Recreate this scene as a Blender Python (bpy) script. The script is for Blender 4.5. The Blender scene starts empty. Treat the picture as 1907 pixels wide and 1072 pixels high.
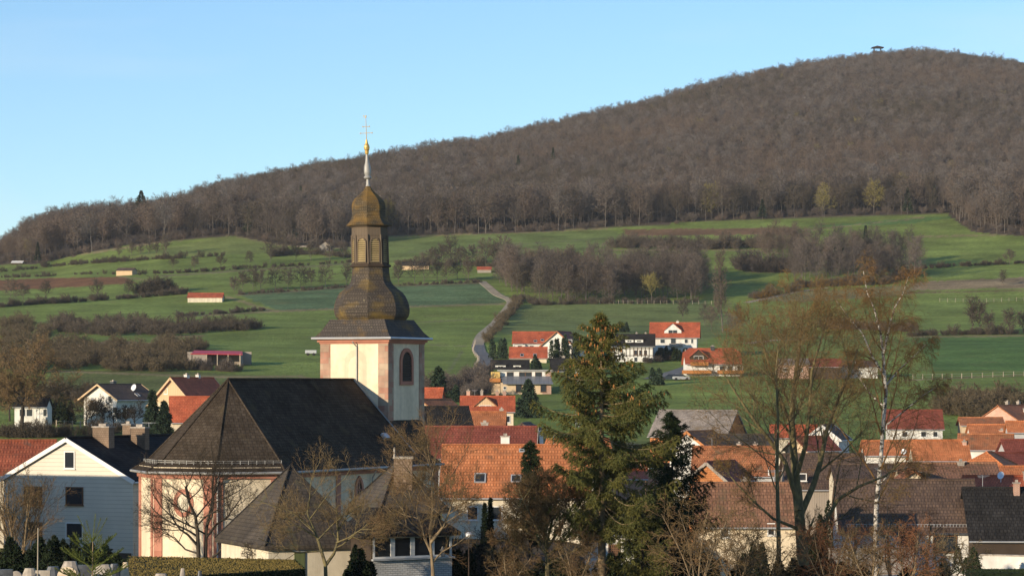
import bpy, math, random
import numpy as np
from mathutils import Vector, Matrix
R = math.radians
SC = bpy.context.scene
COL = SC.collection
F, CX, HY = 5407.0, 953.5, 710.0          # focal length and horizon in photo pixels

# ---------------------------------------------------------------- camera, sky, sun
cam = bpy.data.cameras.new('camera'); cam_o = bpy.data.objects.new('camera', cam); COL.objects.link(cam_o)
cam_o.location = (0, 0, 0); cam_o.rotation_euler = (R(90), 0, 0)
cam.sensor_width = 36; cam.lens = 36*F/1907; cam.shift_y = (HY-536)/1907
cam.clip_start = 1; cam.clip_end = 20000
SC.camera = cam_o
SUN_AZ, SUN_EL = 224.0, 11.0              # clockwise from +Y (view direction)
wd = bpy.data.worlds.new('World'); SC.world = wd; wd.use_nodes = True
nt = wd.node_tree; bg = nt.nodes['Background']
sky = nt.nodes.new('ShaderNodeTexSky'); sky.sky_type = 'NISHITA'; sky.sun_disc = False
sky.sun_elevation = R(SUN_EL); sky.sun_rotation = R(SUN_AZ)
sky.altitude = 300; sky.air_density = 0.84; sky.dust_density = 0.0; sky.ozone_density = 3.3
_tc = nt.nodes.new('ShaderNodeTexCoord'); _mp = nt.nodes.new('ShaderNodeMapping'); _mp.inputs['Scale'].default_value = (2.2, 2.2, 16); _mp.inputs['Rotation'].default_value = (0, R(9), 0)
nt.links.new(_tc.outputs['Generated'], _mp.inputs[0]); _nz = nt.nodes.new('ShaderNodeTexNoise'); _nz.inputs['Scale'].default_value = 2.6; _nz.inputs['Detail'].default_value = 7; nt.links.new(_mp.outputs[0], _nz.inputs['Vector'])
_mr = nt.nodes.new('ShaderNodeMapRange'); _mr.inputs['From Min'].default_value = .48; _mr.inputs['From Max'].default_value = .78; _mr.inputs['To Max'].default_value = .22; nt.links.new(_nz.outputs['Fac'], _mr.inputs['Value'])
_mx = nt.nodes.new('ShaderNodeMix'); _mx.data_type = 'RGBA'; nt.links.new(_mr.outputs[0], _mx.inputs['Factor']); nt.links.new(sky.outputs[0], _mx.inputs[6]); _mx.inputs[7].default_value = (4.6, 5.0, 5.4, 1)   # thin cirrus
nt.links.new(_mx.outputs[2], bg.inputs[0]); bg.inputs[1].default_value = 0.15
sl = bpy.data.lights.new('sun', 'SUN'); sl.energy = 5.0; sl.angle = R(0.5); sl.color = (1.0, 0.83, 0.60)
so = bpy.data.objects.new('sun', sl); COL.objects.link(so)
_t = Vector((math.sin(R(SUN_AZ))*math.cos(R(SUN_EL)), math.cos(R(SUN_AZ))*math.cos(R(SUN_EL)), math.sin(R(SUN_EL))))
so.rotation_euler = _t.to_track_quat('Z', 'Y').to_euler(); so.location = _t*300
vs = SC.view_settings; vs.view_transform = 'Standard'; vs.look = 'None'; vs.exposure = 0.36; vs.gamma = 1.0; vs.use_curve_mapping = False
SC.cycles.max_bounces = 5; SC.cycles.diffuse_bounces = 2; SC.cycles.glossy_bounces = 2; SC.cycles.transparent_max_bounces = 4
SC.cycles.volume_bounces = 0

# ---------------------------------------------------------------- materials
def _new(name):
    m = bpy.data.materials.new(name); m.use_nodes = True
    n = m.node_tree; b = n.nodes['Principled BSDF']
    b.inputs['Specular IOR Level'].default_value = 0.25
    return m, n, b
def _noise(n, coord, scale, detail=4, dim='3D'):
    t = n.nodes.new('ShaderNodeTexNoise'); t.inputs['Scale'].default_value = scale; t.inputs['Detail'].default_value = detail
    n.links.new(coord, t.inputs['Vector']); return t.outputs['Fac']
def _mul(n, col, fac, lo, hi):             # colour times a factor mapped from noise
    mr = n.nodes.new('ShaderNodeMapRange'); mr.inputs['From Min'].default_value = .3; mr.inputs['From Max'].default_value = .7
    mr.inputs['To Min'].default_value = lo; mr.inputs['To Max'].default_value = hi; n.links.new(fac, mr.inputs['Value'])
    mx = n.nodes.new('ShaderNodeVectorMath'); mx.operation = 'SCALE'; n.links.new(col, mx.inputs[0]); n.links.new(mr.outputs[0], mx.inputs['Scale'])
    return mx.outputs[0]
def _mix(n, fac, a, b):
    mx = n.nodes.new('ShaderNodeMix'); mx.data_type = 'RGBA'
    n.links.new(fac, mx.inputs['Factor'])
    for s, v in ((6, a), (7, b)):
        if isinstance(v, tuple): mx.inputs[s].default_value = (*v, 1)
        else: n.links.new(v, mx.inputs[s])
    return mx.outputs[2]
def _ramp(n, fac, a, b):
    r = n.nodes.new('ShaderNodeMapRange'); r.inputs['From Min'].default_value = a; r.inputs['From Max'].default_value = b
    n.links.new(fac, r.inputs['Value']); return r.outputs[0]
def _rgb(n, c):
    r = n.nodes.new('ShaderNodeRGB'); r.outputs[0].default_value = (*c, 1); return r.outputs[0]
def _bump(n, b, h, dist, strength=1.0):
    bp = n.nodes.new('ShaderNodeBump'); bp.inputs['Distance'].default_value = dist; bp.inputs['Strength'].default_value = strength
    n.links.new(h, bp.inputs['Height']); n.links.new(bp.outputs[0], b.inputs['Normal'])
def plain(name, c, rough=.75, var=.18, scale=1.2, scale2=.25, bump=0.0, metal=0.0):
    m, n, b = _new(name); tc = n.nodes.new('ShaderNodeTexCoord').outputs['Object']
    col = _mul(n, _rgb(n, c), _noise(n, tc, scale), 1-var, 1+var)
    col = _mul(n, col, _noise(n, tc, scale2, 3), 1-var*.8, 1+var*.6)
    n.links.new(col, b.inputs['Base Color']); b.inputs['Roughness'].default_value = rough; b.inputs['Metallic'].default_value = metal
    if bump: _bump(n, b, _noise(n, tc, scale*8), bump)
    return m
def tile(name, c1, c2, row=.34, col=.24, pan=.03, moss=None, mossamt=.5, rough=.75, var=.27, gap=.5):
    """roof covering from UVs in metres: courses, single tiles that differ, dirt and moss"""
    m, n, b = _new(name); uv = n.nodes.new('ShaderNodeTexCoord').outputs['UV']; ob = n.nodes.new('ShaderNodeTexCoord').outputs['Object']
    br = n.nodes.new('ShaderNodeTexBrick'); n.links.new(uv, br.inputs['Vector'])
    br.inputs['Color1'].default_value = (*c1, 1); br.inputs['Color2'].default_value = (*c2, 1)
    br.inputs['Mortar'].default_value = (*[x*gap for x in c1], 1); br.inputs['Scale'].default_value = 1
    br.inputs['Brick Width'].default_value = col; br.inputs['Row Height'].default_value = row
    br.inputs['Mortar Size'].default_value = row*.07; br.inputs['Mortar Smooth'].default_value = .3; br.inputs['Bias'].default_value = 0
    c = _mul(n, br.outputs['Color'], _noise(n, ob, .5, 5), 1-var, 1+var)
    c = _mul(n, c, _noise(n, ob, 2.3, 3), 1-var*.6, 1+var*.6)
    if moss: c = _mix(n, _ramp(n, _noise(n, ob, .8, 6), .62-.2*mossamt, .8-.2*mossamt), c, moss)
    n.links.new(c, b.inputs['Base Color']); b.inputs['Roughness'].default_value = rough
    sp = n.nodes.new('ShaderNodeSeparateXYZ'); n.links.new(uv, sp.inputs[0])
    def mth(op, a, v=None, w=None):
        k = n.nodes.new('ShaderNodeMath'); k.operation = op
        n.links.new(a, k.inputs[0])
        if v is not None: (n.links.new(v, k.inputs[1]) if not isinstance(v, (int, float)) else setattr(k.inputs[1], 'default_value', v))
        return k.outputs[0]
    saw = mth('SUBTRACT', _rgb1(n, 1.0), mth('FRACT', mth('DIVIDE', sp.outputs[1], row)))
    wav = mth('MULTIPLY', mth('SINE', mth('MULTIPLY', sp.outputs[0], 2*math.pi/col)), .28)
    _bump(n, b, mth('ADD', saw, wav), pan, .8)
    if rough > .8: b.inputs['Specular IOR Level'].default_value = .03
    return m
def _rgb1(n, v):
    k = n.nodes.new('ShaderNodeValue'); k.outputs[0].default_value = v; return k.outputs[0]
def siding(name, c, row=.3, bump=.03, rough=.6, vertical=False):
    m, n, b = _new(name); uv = n.nodes.new('ShaderNodeTexCoord').outputs['UV']; ob = n.nodes.new('ShaderNodeTexCoord').outputs['Object']
    sp = n.nodes.new('ShaderNodeSeparateXYZ'); n.links.new(uv, sp.inputs[0])
    dv = n.nodes.new('ShaderNodeMath'); dv.operation = 'DIVIDE'; dv.inputs[1].default_value = row; n.links.new(sp.outputs[0 if vertical else 1], dv.inputs[0])
    fr = n.nodes.new('ShaderNodeMath'); fr.operation = 'FRACT'; n.links.new(dv.outputs[0], fr.inputs[0])
    gp = _ramp(n, fr.outputs[0], .0, .13)
    col = _mix(n, gp, tuple(x*.6 for x in c), c)
    n.links.new(_mul(n, col, _noise(n, ob, .7), .93, 1.05), b.inputs['Base Color']); b.inputs['Roughness'].default_value = rough
    _bump(n, b, fr.outputs[0], bump, .9)
    return m
def masonry(name, c1, c2, cm, w, h, rough=.85, var=.15, msize=.02):
    m, n, b = _new(name); uv = n.nodes.new('ShaderNodeTexCoord').outputs['UV']; ob = n.nodes.new('ShaderNodeTexCoord').outputs['Object']
    br = n.nodes.new('ShaderNodeTexBrick'); n.links.new(uv, br.inputs['Vector']); br.inputs['Scale'].default_value = 1
    br.inputs['Color1'].default_value = (*c1, 1); br.inputs['Color2'].default_value = (*c2, 1); br.inputs['Mortar'].default_value = (*cm, 1)
    br.inputs['Brick Width'].default_value = w; br.inputs['Row Height'].default_value = h; br.inputs['Mortar Size'].default_value = msize
    n.links.new(_mul(n, br.outputs['Color'], _noise(n, ob, 1.0), 1-var, 1+var), b.inputs['Base Color']); b.inputs['Roughness'].default_value = rough
    _bump(n, b, br.outputs['Fac'], -.01)
    return m
def plaster(name, c, stain=.14):
    m, n, b = _new(name); ob = n.nodes.new('ShaderNodeTexCoord').outputs['Object']
    mp = n.nodes.new('ShaderNodeMapping'); mp.inputs['Scale'].default_value = (1.1, 1.1, .22); n.links.new(ob, mp.inputs[0])
    col = _mul(n, _rgb(n, c), _noise(n, mp.outputs[0], 1.0, 6), 1-stain, 1+stain*.5)
    col = _mul(n, col, _noise(n, ob, 3.0, 5), 1-stain*.4, 1+stain*.3)
    n.links.new(col, b.inputs['Base Color']); b.inputs['Roughness'].default_value = .9
    _bump(n, b, _noise(n, ob, 14), .01)
    return m
def bark(name, c, c2, scale=6, patch=None):
    m, n, b = _new(name); ob = n.nodes.new('ShaderNodeTexCoord').outputs['Object']
    mp = n.nodes.new('ShaderNodeMapping'); mp.inputs['Scale'].default_value = (1, 1, .35 if not patch else 1.8); n.links.new(ob, mp.inputs[0])
    f = _noise(n, mp.outputs[0], scale, 5)
    col = _mix(n, _ramp(n, f, *(patch or (.35, .65))), c2, c)
    n.links.new(col, b.inputs['Base Color']); b.inputs['Roughness'].default_value = .9
    if not patch: _bump(n, b, f, .03)
    return m
def twig(name, c, c2, rnd=.25):
    """twigs and needles: two tones by place plus a tone per tree"""
    m, n, b = _new(name); ob = n.nodes.new('ShaderNodeTexCoord').outputs['Object']
    col = _mix(n, _ramp(n, _noise(n, ob, .9, 3), .35, .65), c, c2)
    oi = n.nodes.new('ShaderNodeObjectInfo')
    mr = n.nodes.new('ShaderNodeMapRange'); mr.inputs['To Min'].default_value = 1-rnd; mr.inputs['To Max'].default_value = 1+rnd; n.links.new(oi.outputs['Random'], mr.inputs['Value'])
    mx = n.nodes.new('ShaderNodeVectorMath'); mx.operation = 'SCALE'; n.links.new(col, mx.inputs[0]); n.links.new(mr.outputs[0], mx.inputs['Scale'])
    n.links.new(mx.outputs[0], b.inputs['Base Color']); b.inputs['Roughness'].default_value = .85; b.inputs['Specular IOR Level'].default_value = .1
    return m
def mossy_slate(name, slate, moss, lo, hi, row=.22, col=.2):
    m, n, b = _new(name); uv = n.nodes.new('ShaderNodeTexCoord').outputs['UV']; ob = n.nodes.new('ShaderNodeTexCoord').outputs['Object']
    br = n.nodes.new('ShaderNodeTexBrick'); n.links.new(uv, br.inputs['Vector']); br.inputs['Scale'].default_value = 1
    br.inputs['Color1'].default_value = (*slate, 1); br.inputs['Color2'].default_value = (*[x*1.35 for x in slate], 1); br.inputs['Mortar'].default_value = (*[x*.5 for x in slate], 1)
    br.inputs['Brick Width'].default_value = col; br.inputs['Row Height'].default_value = row; br.inputs['Mortar Size'].default_value = .018
    mp = n.nodes.new('ShaderNodeMapping'); mp.inputs['Scale'].default_value = (1, 1, 1.5); n.links.new(ob, mp.inputs[0])
    big = _ramp(n, _noise(n, mp.outputs[0], .75, 7), lo, hi)
    c = _mix(n, big, br.outputs['Color'], moss)
    spots = _ramp(n, _noise(n, ob, 5.5, 2), .69, .78)
    c = _mix(n, spots, c, (.22, .19, .12))
    n.links.new(c, b.inputs['Base Color']); b.inputs['Roughness'].default_value = .8
    _bump(n, b, br.outputs['Fac'], -.015)
    return m

M = {}
M['cream'] = plaster('cream_plaster', (.70, .585, .42), .2)
M['white'] = plaster('white_plaster', (.66, .645, .60), .14)
M['warmwhite'] = plaster('warm_white_plaster', (.63, .56, .43), .2)
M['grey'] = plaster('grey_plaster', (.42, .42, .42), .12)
M['beige'] = plaster('beige_plaster', (.55, .42, .28), .1)
M['sandstone'] = masonry('red_sandstone', (.36, .15, .10), (.42, .19, .13), (.36, .17, .12), 3.0, .6, msize=.008)
M['quoin'] = masonry('mixed_sandstone', (.34, .17, .12), (.36, .28, .20), (.33, .25, .19), .9, .42, var=.25, msize=.012)
M['faint'] = plaster('faint_pink_plaster', (.645, .50, .36))
M['slate'] = tile('slate', (.050, .038, .028), (.07, .055, .042), .24, .3, .015, moss=(.085, .066, .04), mossamt=.1, rough=.85)
M['darkslate'] = tile('dark_slate', (.026, .025, .026), (.04, .038, .037), .3, .3, .02, rough=.85)
M['hallslate'] = tile('weathered_slate', (.058, .047, .036), (.08, .065, .05), .24, .3, .015, moss=(.10, .09, .04), mossamt=.25)
M['onion'] = mossy_slate('mossy_slate', (.062, .05, .04), (.20, .13, .03), .48, .78)
M['cupola'] = mossy_slate('ochre_slate', (.075, .057, .034), (.22, .125, .028), .40, .72, .2, .18)
M['skirt'] = mossy_slate('skirt_slate', (.062, .052, .045), (.17, .10, .03), .52, .8)
M['wood_grey'] = siding('weathered_boards', (.125, .095, .068), .22, .01, .9, True)
M['louvre'] = plain('ochre_louvre', (.31, .235, .115), .8, .2)
M['lead'] = plain('lead_grey', (.34, .33, .31), .5, .15, metal=.2)
M['zinc'] = plain('zinc', (.5, .5, .5), .4, .1, metal=.4)
M['crosspaint'] = plain('dull_gilt', (.42, .33, .18), .5, .1)
M['gold'] = plain('gilt', (.68, .45, .14), .35, .08, metal=.6)
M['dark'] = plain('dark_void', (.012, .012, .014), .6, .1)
M['glass'] = _g = _new('window_glass')[0]
_b = _g.node_tree.nodes['Principled BSDF']; _b.inputs['Base Color'].default_value = (.02, .024, .03, 1); _b.inputs['Roughness'].default_value = .12; _b.inputs['Specular IOR Level'].default_value = .5
M['frame'] = plain('white_frame', (.68, .67, .64), .5, .05)
M['brownframe'] = plain('brown_frame', (.12, .06, .03), .6, .1)
M['orange'] = tile('orange_tile', (.42, .145, .055), (.50, .19, .08), .34, .26, .035, moss=(.22, .1, .05), mossamt=.25)
M['orange2'] = tile('bright_orange_tile', (.48, .16, .06), (.55, .205, .08), .34, .26, .035, moss=(.3, .12, .05), mossamt=.1)
M['rust'] = tile('rust_tile', (.33, .12, .05), (.42, .17, .075), .34, .26, .035, moss=(.14, .1, .06), mossamt=.4)
M['red'] = tile('red_tile', (.40, .09, .04), (.46, .12, .055), .34, .26, .03)
M['redworn'] = tile('worn_red_tile', (.27, .07, .035), (.34, .10, .05), .34, .26, .03, moss=(.12, .07, .05), mossamt=.3)
M['maroon'] = tile('maroon_tile', (.19, .05, .032), (.25, .07, .045), .36, .3, .03)
M['brown'] = tile('brown_tile', (.21, .105, .06), (.28, .145, .085), .36, .28, .035, moss=(.13, .09, .05), mossamt=.35)
M['darkbrown'] = tile('dark_brown_tile', (.09, .06, .045), (.13, .085, .06), .36, .28, .03)
M['greytile'] = tile('grey_tile', (.20, .175, .16), (.26, .225, .20), .3, .26, .03, moss=(.16, .13, .1), mossamt=.4)
M['anthracite'] = tile('anthracite_tile', (.024, .023, .023), (.036, .034, .033), .36, .3, .03, rough=.85)
M['pinkbarn'] = plain('red_sheet', (.5, .05, .06), .5, .1)
M['tilehung'] = tile('hung_tiles', (.46, .18, .07), (.54, .24, .1), .2, .18, .02, rough=.85)
M['siding'] = siding('white_siding', (.62, .57, .48))
M['boards'] = siding('pale_boards', (.56, .40, .24), .35, .02, .8, True)
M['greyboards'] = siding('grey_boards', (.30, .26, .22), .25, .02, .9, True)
M['balcony'] = siding('balcony_boards', (.42, .17, .05), .3, .02, .7)
M['brick'] = masonry('red_brick', (.36, .13, .08), (.42, .17, .1), (.4, .32, .26), .25, .08)
M['pinkbrick'] = masonry('pale_brick', (.5, .27, .19), (.56, .33, .24), (.5, .4, .33), .5, .22)
M['paintbrick'] = masonry('painted_brick', (.52, .52, .50), (.58, .57, .55), (.3, .3, .3), .3, .11, msize=.014)
M['chimslate'] = tile('chimney_slate', (.17, .115, .078), (.2, .14, .095), .16, .2, .01)
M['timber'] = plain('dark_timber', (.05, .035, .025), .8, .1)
M['solar'] = siding('solar_panels', (.16, .17, .19), 1.0, .0, .25, True)
M['greendoor'] = siding('green_door', (.10, .12, .05), .25, .01, .7, True)
M['basement'] = plain('brown_render', (.07, .05, .035), .9)
M['stone'] = plain('weathered_stone', (.32, .28, .24), .9, .3, 4, 1)
M['palestone'] = plain('pale_stone', (.34, .30, .25), .9, .2, 4, 1)
M['darkstone'] = plain('dark_stone', (.06, .065, .075), .35, .3, 4, 1)
M['wallwhite'] = plaster('garden_wall_white', (.62, .6, .56), .2)
M['opal'] = plain('opal_globe', (.7, .72, .75), .2, .03)
M['carpaint'] = plain('dark_car_paint', (.03, .04, .05), .25, .05)
M['carpaint2'] = plain('silver_car_paint', (.35, .36, .37), .3, .05)
M['rubber'] = plain('rubber', (.02, .02, .02), .8)
M['fencewood'] = plain('fence_wood', (.36, .3, .23), .9, .2)

# ---------------------------------------------------------------- object helpers
ORG = {}
def tag(o, label=None, cat=None, group=None, kind=None):
    if label: o['label'] = label
    if cat: o['category'] = cat
    if group: o['group'] = group
    if kind: o['kind'] = kind
    return o
def thing(name, label, cat, loc, group=None):
    o = bpy.data.objects.new(name, None); o.empty_display_size = .5; COL.objects.link(o); o.location = loc
    ORG[o] = Vector(loc); return tag(o, label, cat, group)
def link(name, me, parent=None, loc=None):
    o = bpy.data.objects.new(name, me); COL.objects.link(o)
    if parent is not None: o.parent = parent; ORG[o] = ORG[parent]
    else: o.location = loc or (0, 0, 0); ORG[o] = Vector(loc or (0, 0, 0))
    return o
class MB:
    """collects polygons in world coordinates; build() links them as one mesh object"""
    def __init__(s): s.v, s.f, s.m = [], [], []
    def poly(s, pts, mi=0):
        i = len(s.v); s.v += [tuple(p) for p in pts]; s.f.append(list(range(i, i+len(pts)))); s.m.append(mi)
    def box(s, c, ax, ay, az, hx, hy, hz, mi=0):
        """box around c with unit axes and half sizes"""
        c = Vector(c); X, Y, Z = Vector(ax)*hx, Vector(ay)*hy, Vector(az)*hz
        P = lambda i, j, k: c+X*i+Y*j+Z*k
        for q in (((-1,-1,-1),(-1,1,-1),(1,1,-1),(1,-1,-1)), ((-1,-1,1),(1,-1,1),(1,1,1),(-1,1,1)), ((-1,-1,-1),(1,-1,-1),(1,-1,1),(-1,-1,1)),
                  ((1,1,-1),(-1,1,-1),(-1,1,1),(1,1,1)), ((1,-1,-1),(1,1,-1),(1,1,1),(1,-1,1)), ((-1,1,-1),(-1,-1,-1),(-1,-1,1),(-1,1,1))):
            s.poly([P(*t) for t in q], mi)
    def prism(s, top, bot, mi=0, mside=None, cap=True):
        """top and bottom rings of equal length (counter-clockwise from above)"""
        n = len(top)
        for i in range(n):
            j = (i+1) % n; s.poly([bot[i], bot[j], top[j], top[i]], mi if mside is None else mside)
        if cap: s.poly(list(top), mi); s.poly(list(reversed(bot)), mi)
    def slab(s, pts, th, mi=0):
        """flat polygon given a thickness along minus its normal"""
        a, b, c = Vector(pts[0]), Vector(pts[1]), Vector(pts[2]); n = (b-a).cross(c-a).normalized()
        bot = [Vector(p)-n*th for p in pts]; s.prism([Vector(p) for p in pts], bot, mi)
    def tube(s, p, q, r0, r1, k=6, mi=0):
        p, q = Vector(p), Vector(q); d = (q-p).normalized(); a = d.orthogonal().normalized(); b = d.cross(a)
        A = [p+(a*math.cos(2*math.pi*i/k)+b*math.sin(2*math.pi*i/k))*r0 for i in range(k)]
        B = [q+(a*math.cos(2*math.pi*i/k)+b*math.sin(2*math.pi*i/k))*r1 for i in range(k)]
        s.prism(B, A, mi)
    def ring(s, outer, inner, n, d, mi=0):
        """frame between two outlines of equal length, d deep along n"""
        k = len(outer); N = Vector(n)*d
        O2 = [Vector(p)+N for p in outer]; I2 = [Vector(p)+N for p in inner]
        for i in range(k):
            j = (i+1) % k
            s.poly([O2[i], O2[j], I2[j], I2[i]], mi); s.poly([outer[i], outer[j], O2[j], O2[i]], mi); s.poly([inner[j], inner[i], I2[i], I2[j]], mi)
    def build(s, name, mats, parent=None, loc=None, smooth=False):
        o0 = ORG[parent] if parent is not None else Vector(loc or (0, 0, 0))
        me = bpy.data.meshes.new(name); me.from_pydata([(x-o0.x, y-o0.y, z-o0.z) for x, y, z in s.v], [], s.f)
        for m in (mats if isinstance(mats, (list, tuple)) else [mats]): me.materials.append(M[m] if isinstance(m, str) else m)
        me.polygons.foreach_set('material_index', s.m)
        uvl = me.uv_layers.new(name='UVMap'); uv = np.zeros(len(me.loops)*2, np.float32); k = 0
        for f in s.f:
            p = [Vector(s.v[i]) for i in f]; n = Vector((0, 0, 0))
            for i in range(1, len(p)-1): n += (p[i]-p[0]).cross(p[i+1]-p[0])
            n = n.normalized() if n.length > 0 else Vector((0, 0, 1))
            u = Vector((0, 0, 1)).cross(n)
            u = u.normalized() if u.length > .05 else Vector((1, 0, 0))
            w = n.cross(u)
            for q in p: uv[k] = q.dot(u); uv[k+1] = q.dot(w); k += 2
        uvl.data.foreach_set('uv', uv)
        if smooth: me.polygons.foreach_set('use_smooth', [True]*len(s.f))
        me.update()
        return link(name, me, parent, loc)
class Geo:
    """numpy mesh chunks for trees and ground"""
    def __init__(s): s.V, s.Fq, s.mi, s.n = [], [], [], 0
    def add(s, V, Q, mi=0):
        s.V.append(np.asarray(V, np.float32)); s.Fq.append(np.asarray(Q, np.int32)+s.n); s.mi.append(np.full(len(Q), mi, np.int32)); s.n += len(V)
    def mesh(s, name, mats, smooth=False):
        V = np.concatenate(s.V); Q = np.concatenate(s.Fq); mi = np.concatenate(s.mi); k = Q.shape[1]
        me = bpy.data.meshes.new(name); me.vertices.add(len(V)); me.vertices.foreach_set('co', V.ravel())
        me.loops.add(Q.size); me.loops.foreach_set('vertex_index', Q.ravel())
        me.polygons.add(len(Q)); me.polygons.foreach_set('loop_start', np.arange(0, Q.size, k, dtype=np.int32))
        for m in mats: me.materials.append(m)
        me.polygons.foreach_set('material_index', mi)
        if smooth: me.polygons.foreach_set('use_smooth', np.ones(len(Q), bool))
        me.update(calc_edges=True); return me
def W(px, py, d): return Vector(((px-CX)*d/F, d, (HY-py)*d/F))
def hit(px, py, p0, n):
    """where the sight line of a photo pixel meets the plane through p0 with normal n"""
    r = Vector(((px-CX)/F, 1, (HY-py)/F)); n = Vector(n); return r*(Vector(p0).dot(n)/r.dot(n))
Z = Vector((0, 0, 1))

# ---------------------------------------------------------------- ground
D_T = np.array([3, 20, 60, 110, 150, 170, 190, 220, 300, 400, 450, 500, 575, 640, 700, 800, 1000, 1100, 1250])
Z_T = np.array([-1.7, -2.9, -6.2, -9.2, -10.9, -11.8, -12.4, -13.4, -13.4, -12.8, -12, -9.9, -6, -2.4, 1.5, 7.6, 20, 30, 47])
EDGE_X = np.array([-700, -200, 0, 100, 170, 300, 430, 650, 1140, 1770, 1907, 2600]); EDGE_Y = np.array([530, 505, 494, 487, 470, 450, 440, 443, 424, 402, 398, 380])
SKY_X = np.array([-700, -200, -60, 0, 25, 60, 100, 150, 200, 260, 300, 350, 375, 460, 600, 700, 800, 900, 1000, 1100, 1200, 1300, 1400, 1500, 1600, 1700, 1760, 1850, 1907, 2100, 2600])
SKY_Y = np.array([520, 500, 470, 452, 430, 412, 400, 392, 389, 384, 377, 366, 350, 332, 303, 289, 273, 259, 235, 213, 190, 160, 138, 119, 105, 96, 98, 108, 117, 145, 240])
DC_X = np.array([-700, 0, 600, 1100, 1700, 2600]); DC_D = np.array([1560, 1600, 1850, 2200, 2600, 2600]); D_E = 1450.
def _ss(x, a, b): t = np.clip((x-a)/(b-a), 0, 1); return t*t*(3-2*t)
def zground(px, d):
    px = np.asarray(px, float); d = np.asarray(d, float); px, d = np.broadcast_arrays(px, d)
    ye = np.interp(px, EDGE_X, EDGE_Y); dc = np.interp(px, DC_X, DC_D); th = np.interp(px, [0, 80, 300, 900], [6, 9, 10.5, 11])
    yc = np.interp(px, SKY_X, SKY_Y)+th*F/dc; yc = np.minimum(yc, ye-6)
    z0 = np.interp(d, D_T, Z_T)
    z0 = z0-2.6*_ss(px, 1000, 1300)*_ss(d, 130, 215)*(1-_ss(d, 300, 430))
    ze = (HY-ye)*D_E/F
    y1 = HY-np.interp(1100, D_T, Z_T)*F/1100
    t = np.clip((d-1100)/(D_E-1100), 0, 1)
    zf = (HY-(y1+(ye-y1)*t**.9))*d/F
    t2 = np.clip((d-D_E)/(dc-D_E), 0, 1); zh = (HY-(ye+(yc-ye)*(1-(1-t2)**1.35)))*d/F
    zc = (HY-yc)*dc/F; zb = zc-.22*(d-dc)-(d-dc)**2*.0002
    z = np.where(d < 1100, z0, np.where(d < D_E, zf, np.where(d < dc, zh, zb)))
    x = (px-CX)*d/F
    w = _ss(d, 480, 700)*(1-_ss(d, 1400, 1500))
    return z+w*(.7*np.sin(x*.021+d*.013)*np.sin(d*.017+1)+.35*np.sin(x*.06+2)*np.sin(d*.045))
_dtab = np.concatenate([np.linspace(60, 700, 1200), np.linspace(701, 1600, 2000)])
def dist(px, py):
    """distance at which the ground is seen at a photo pixel"""
    yy = HY-zground(np.full_like(_dtab, px), _dtab)*F/_dtab
    k = np.nonzero(yy <= py)[0]
    return float(_dtab[k[0]]) if len(k) else 1600.
def G(px, py):
    d = dist(px, py); return Vector(((px-CX)*d/F, d, float(zground(px, d))))
def gz(x, y): return float(zground(CX+x*F/y, y))

GREEN = (.178, .230, .056); STRAW = (.26, .20, .11)
def inpoly(X, Y, poly):
    r = np.zeros(X.shape, bool); n = len(poly)
    for i in range(n):
        x0, y0 = poly[i]; x1, y1 = poly[(i+1) % n]
        if y0 == y1: continue
        r ^= ((Y < y0) != (Y < y1)) & (X < (x1-x0)*(Y-y0)/(y1-y0)+x0)
    return r
def lined(X, Y, pl):
    best = np.full(X.shape, 1e9)
    for (x0, y0), (x1, y1) in zip(pl[:-1], pl[1:]):
        t = np.clip(((X-x0)*(x1-x0)+(Y-y0)*(y1-y0))/((x1-x0)**2+(y1-y0)**2), 0, 1)
        best = np.minimum(best, np.hypot(X-x0-t*(x1-x0), Y-y0-t*(y1-y0)))
    return best
FOREST_X = [-700, 0, 60, 100, 170, 230, 300, 430, 480, 520, 600, 660, 700, 800, 1000, 1140, 1300, 1500, 1765, 1785, 1810, 1907, 2600]
FOREST_Y = [525, 492, 492, 486, 470, 458, 450, 438, 447, 455, 463, 460, 441, 438, 432, 424, 413, 405, 398, 415, 432, 440, 440]
FIELDS = [  # polygons on the slope and their crop colour
    ([(-300, 524), (0, 521), (110, 517), (232, 515), (252, 527), (120, 535), (0, 541), (-300, 548)], (.20, .10, .05)),
    ([(440, 546), (640, 536), (900, 526), (952, 556), (930, 566), (650, 573), (520, 579)], (.115, .175, .08)),
    ([(-300, 512), (0, 505), (180, 486), (420, 440), (520, 456), (560, 468), (330, 478), (100, 496), (-300, 520)], (.185, .22, .066)),
    ([(1160, 427), (1300, 425), (1480, 424), (1480, 436), (1300, 438), (1170, 440)], (.19, .115, .065)),
    ([(1480, 424), (1760, 401), (1775, 405), (1700, 416), (1480, 424)], (.105, .18, .055)),
    ([(950, 568), (1100, 562), (1310, 562), (1400, 600), (1300, 640), (1000, 625), (920, 620)], (.165, .2, .066)),
    ([(1690, 526), (1907, 516), (2300, 500), (2300, 530), (1907, 536), (1700, 540)], (.26, .2, .12)),
    ([(1400, 560), (1500, 543), (1700, 530), (1700, 548), (1500, 562)], (.2, .19, .09)),
    ([(1700, 628), (2300, 622), (2300, 690), (1740, 690)], (.105, .18, .048)),
    ([(680, 445), (1140, 428), (1160, 440), (1120, 470), (900, 480), (700, 490)], (.165, .21, .064)),
    ([(90, 690), (300, 688), (600, 706), (600, 760), (90, 760)], (.13, .15, .05)),
    ([(150, 650), (200, 633), (320, 640), (330, 650), (220, 655)], (.24, .17, .09)),
    ([(1745, 900), (1000, 800), (840, 800), (840, 1100), (2600, 1100), (2600, 860)], (.10, .095, .05)),
]
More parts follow.
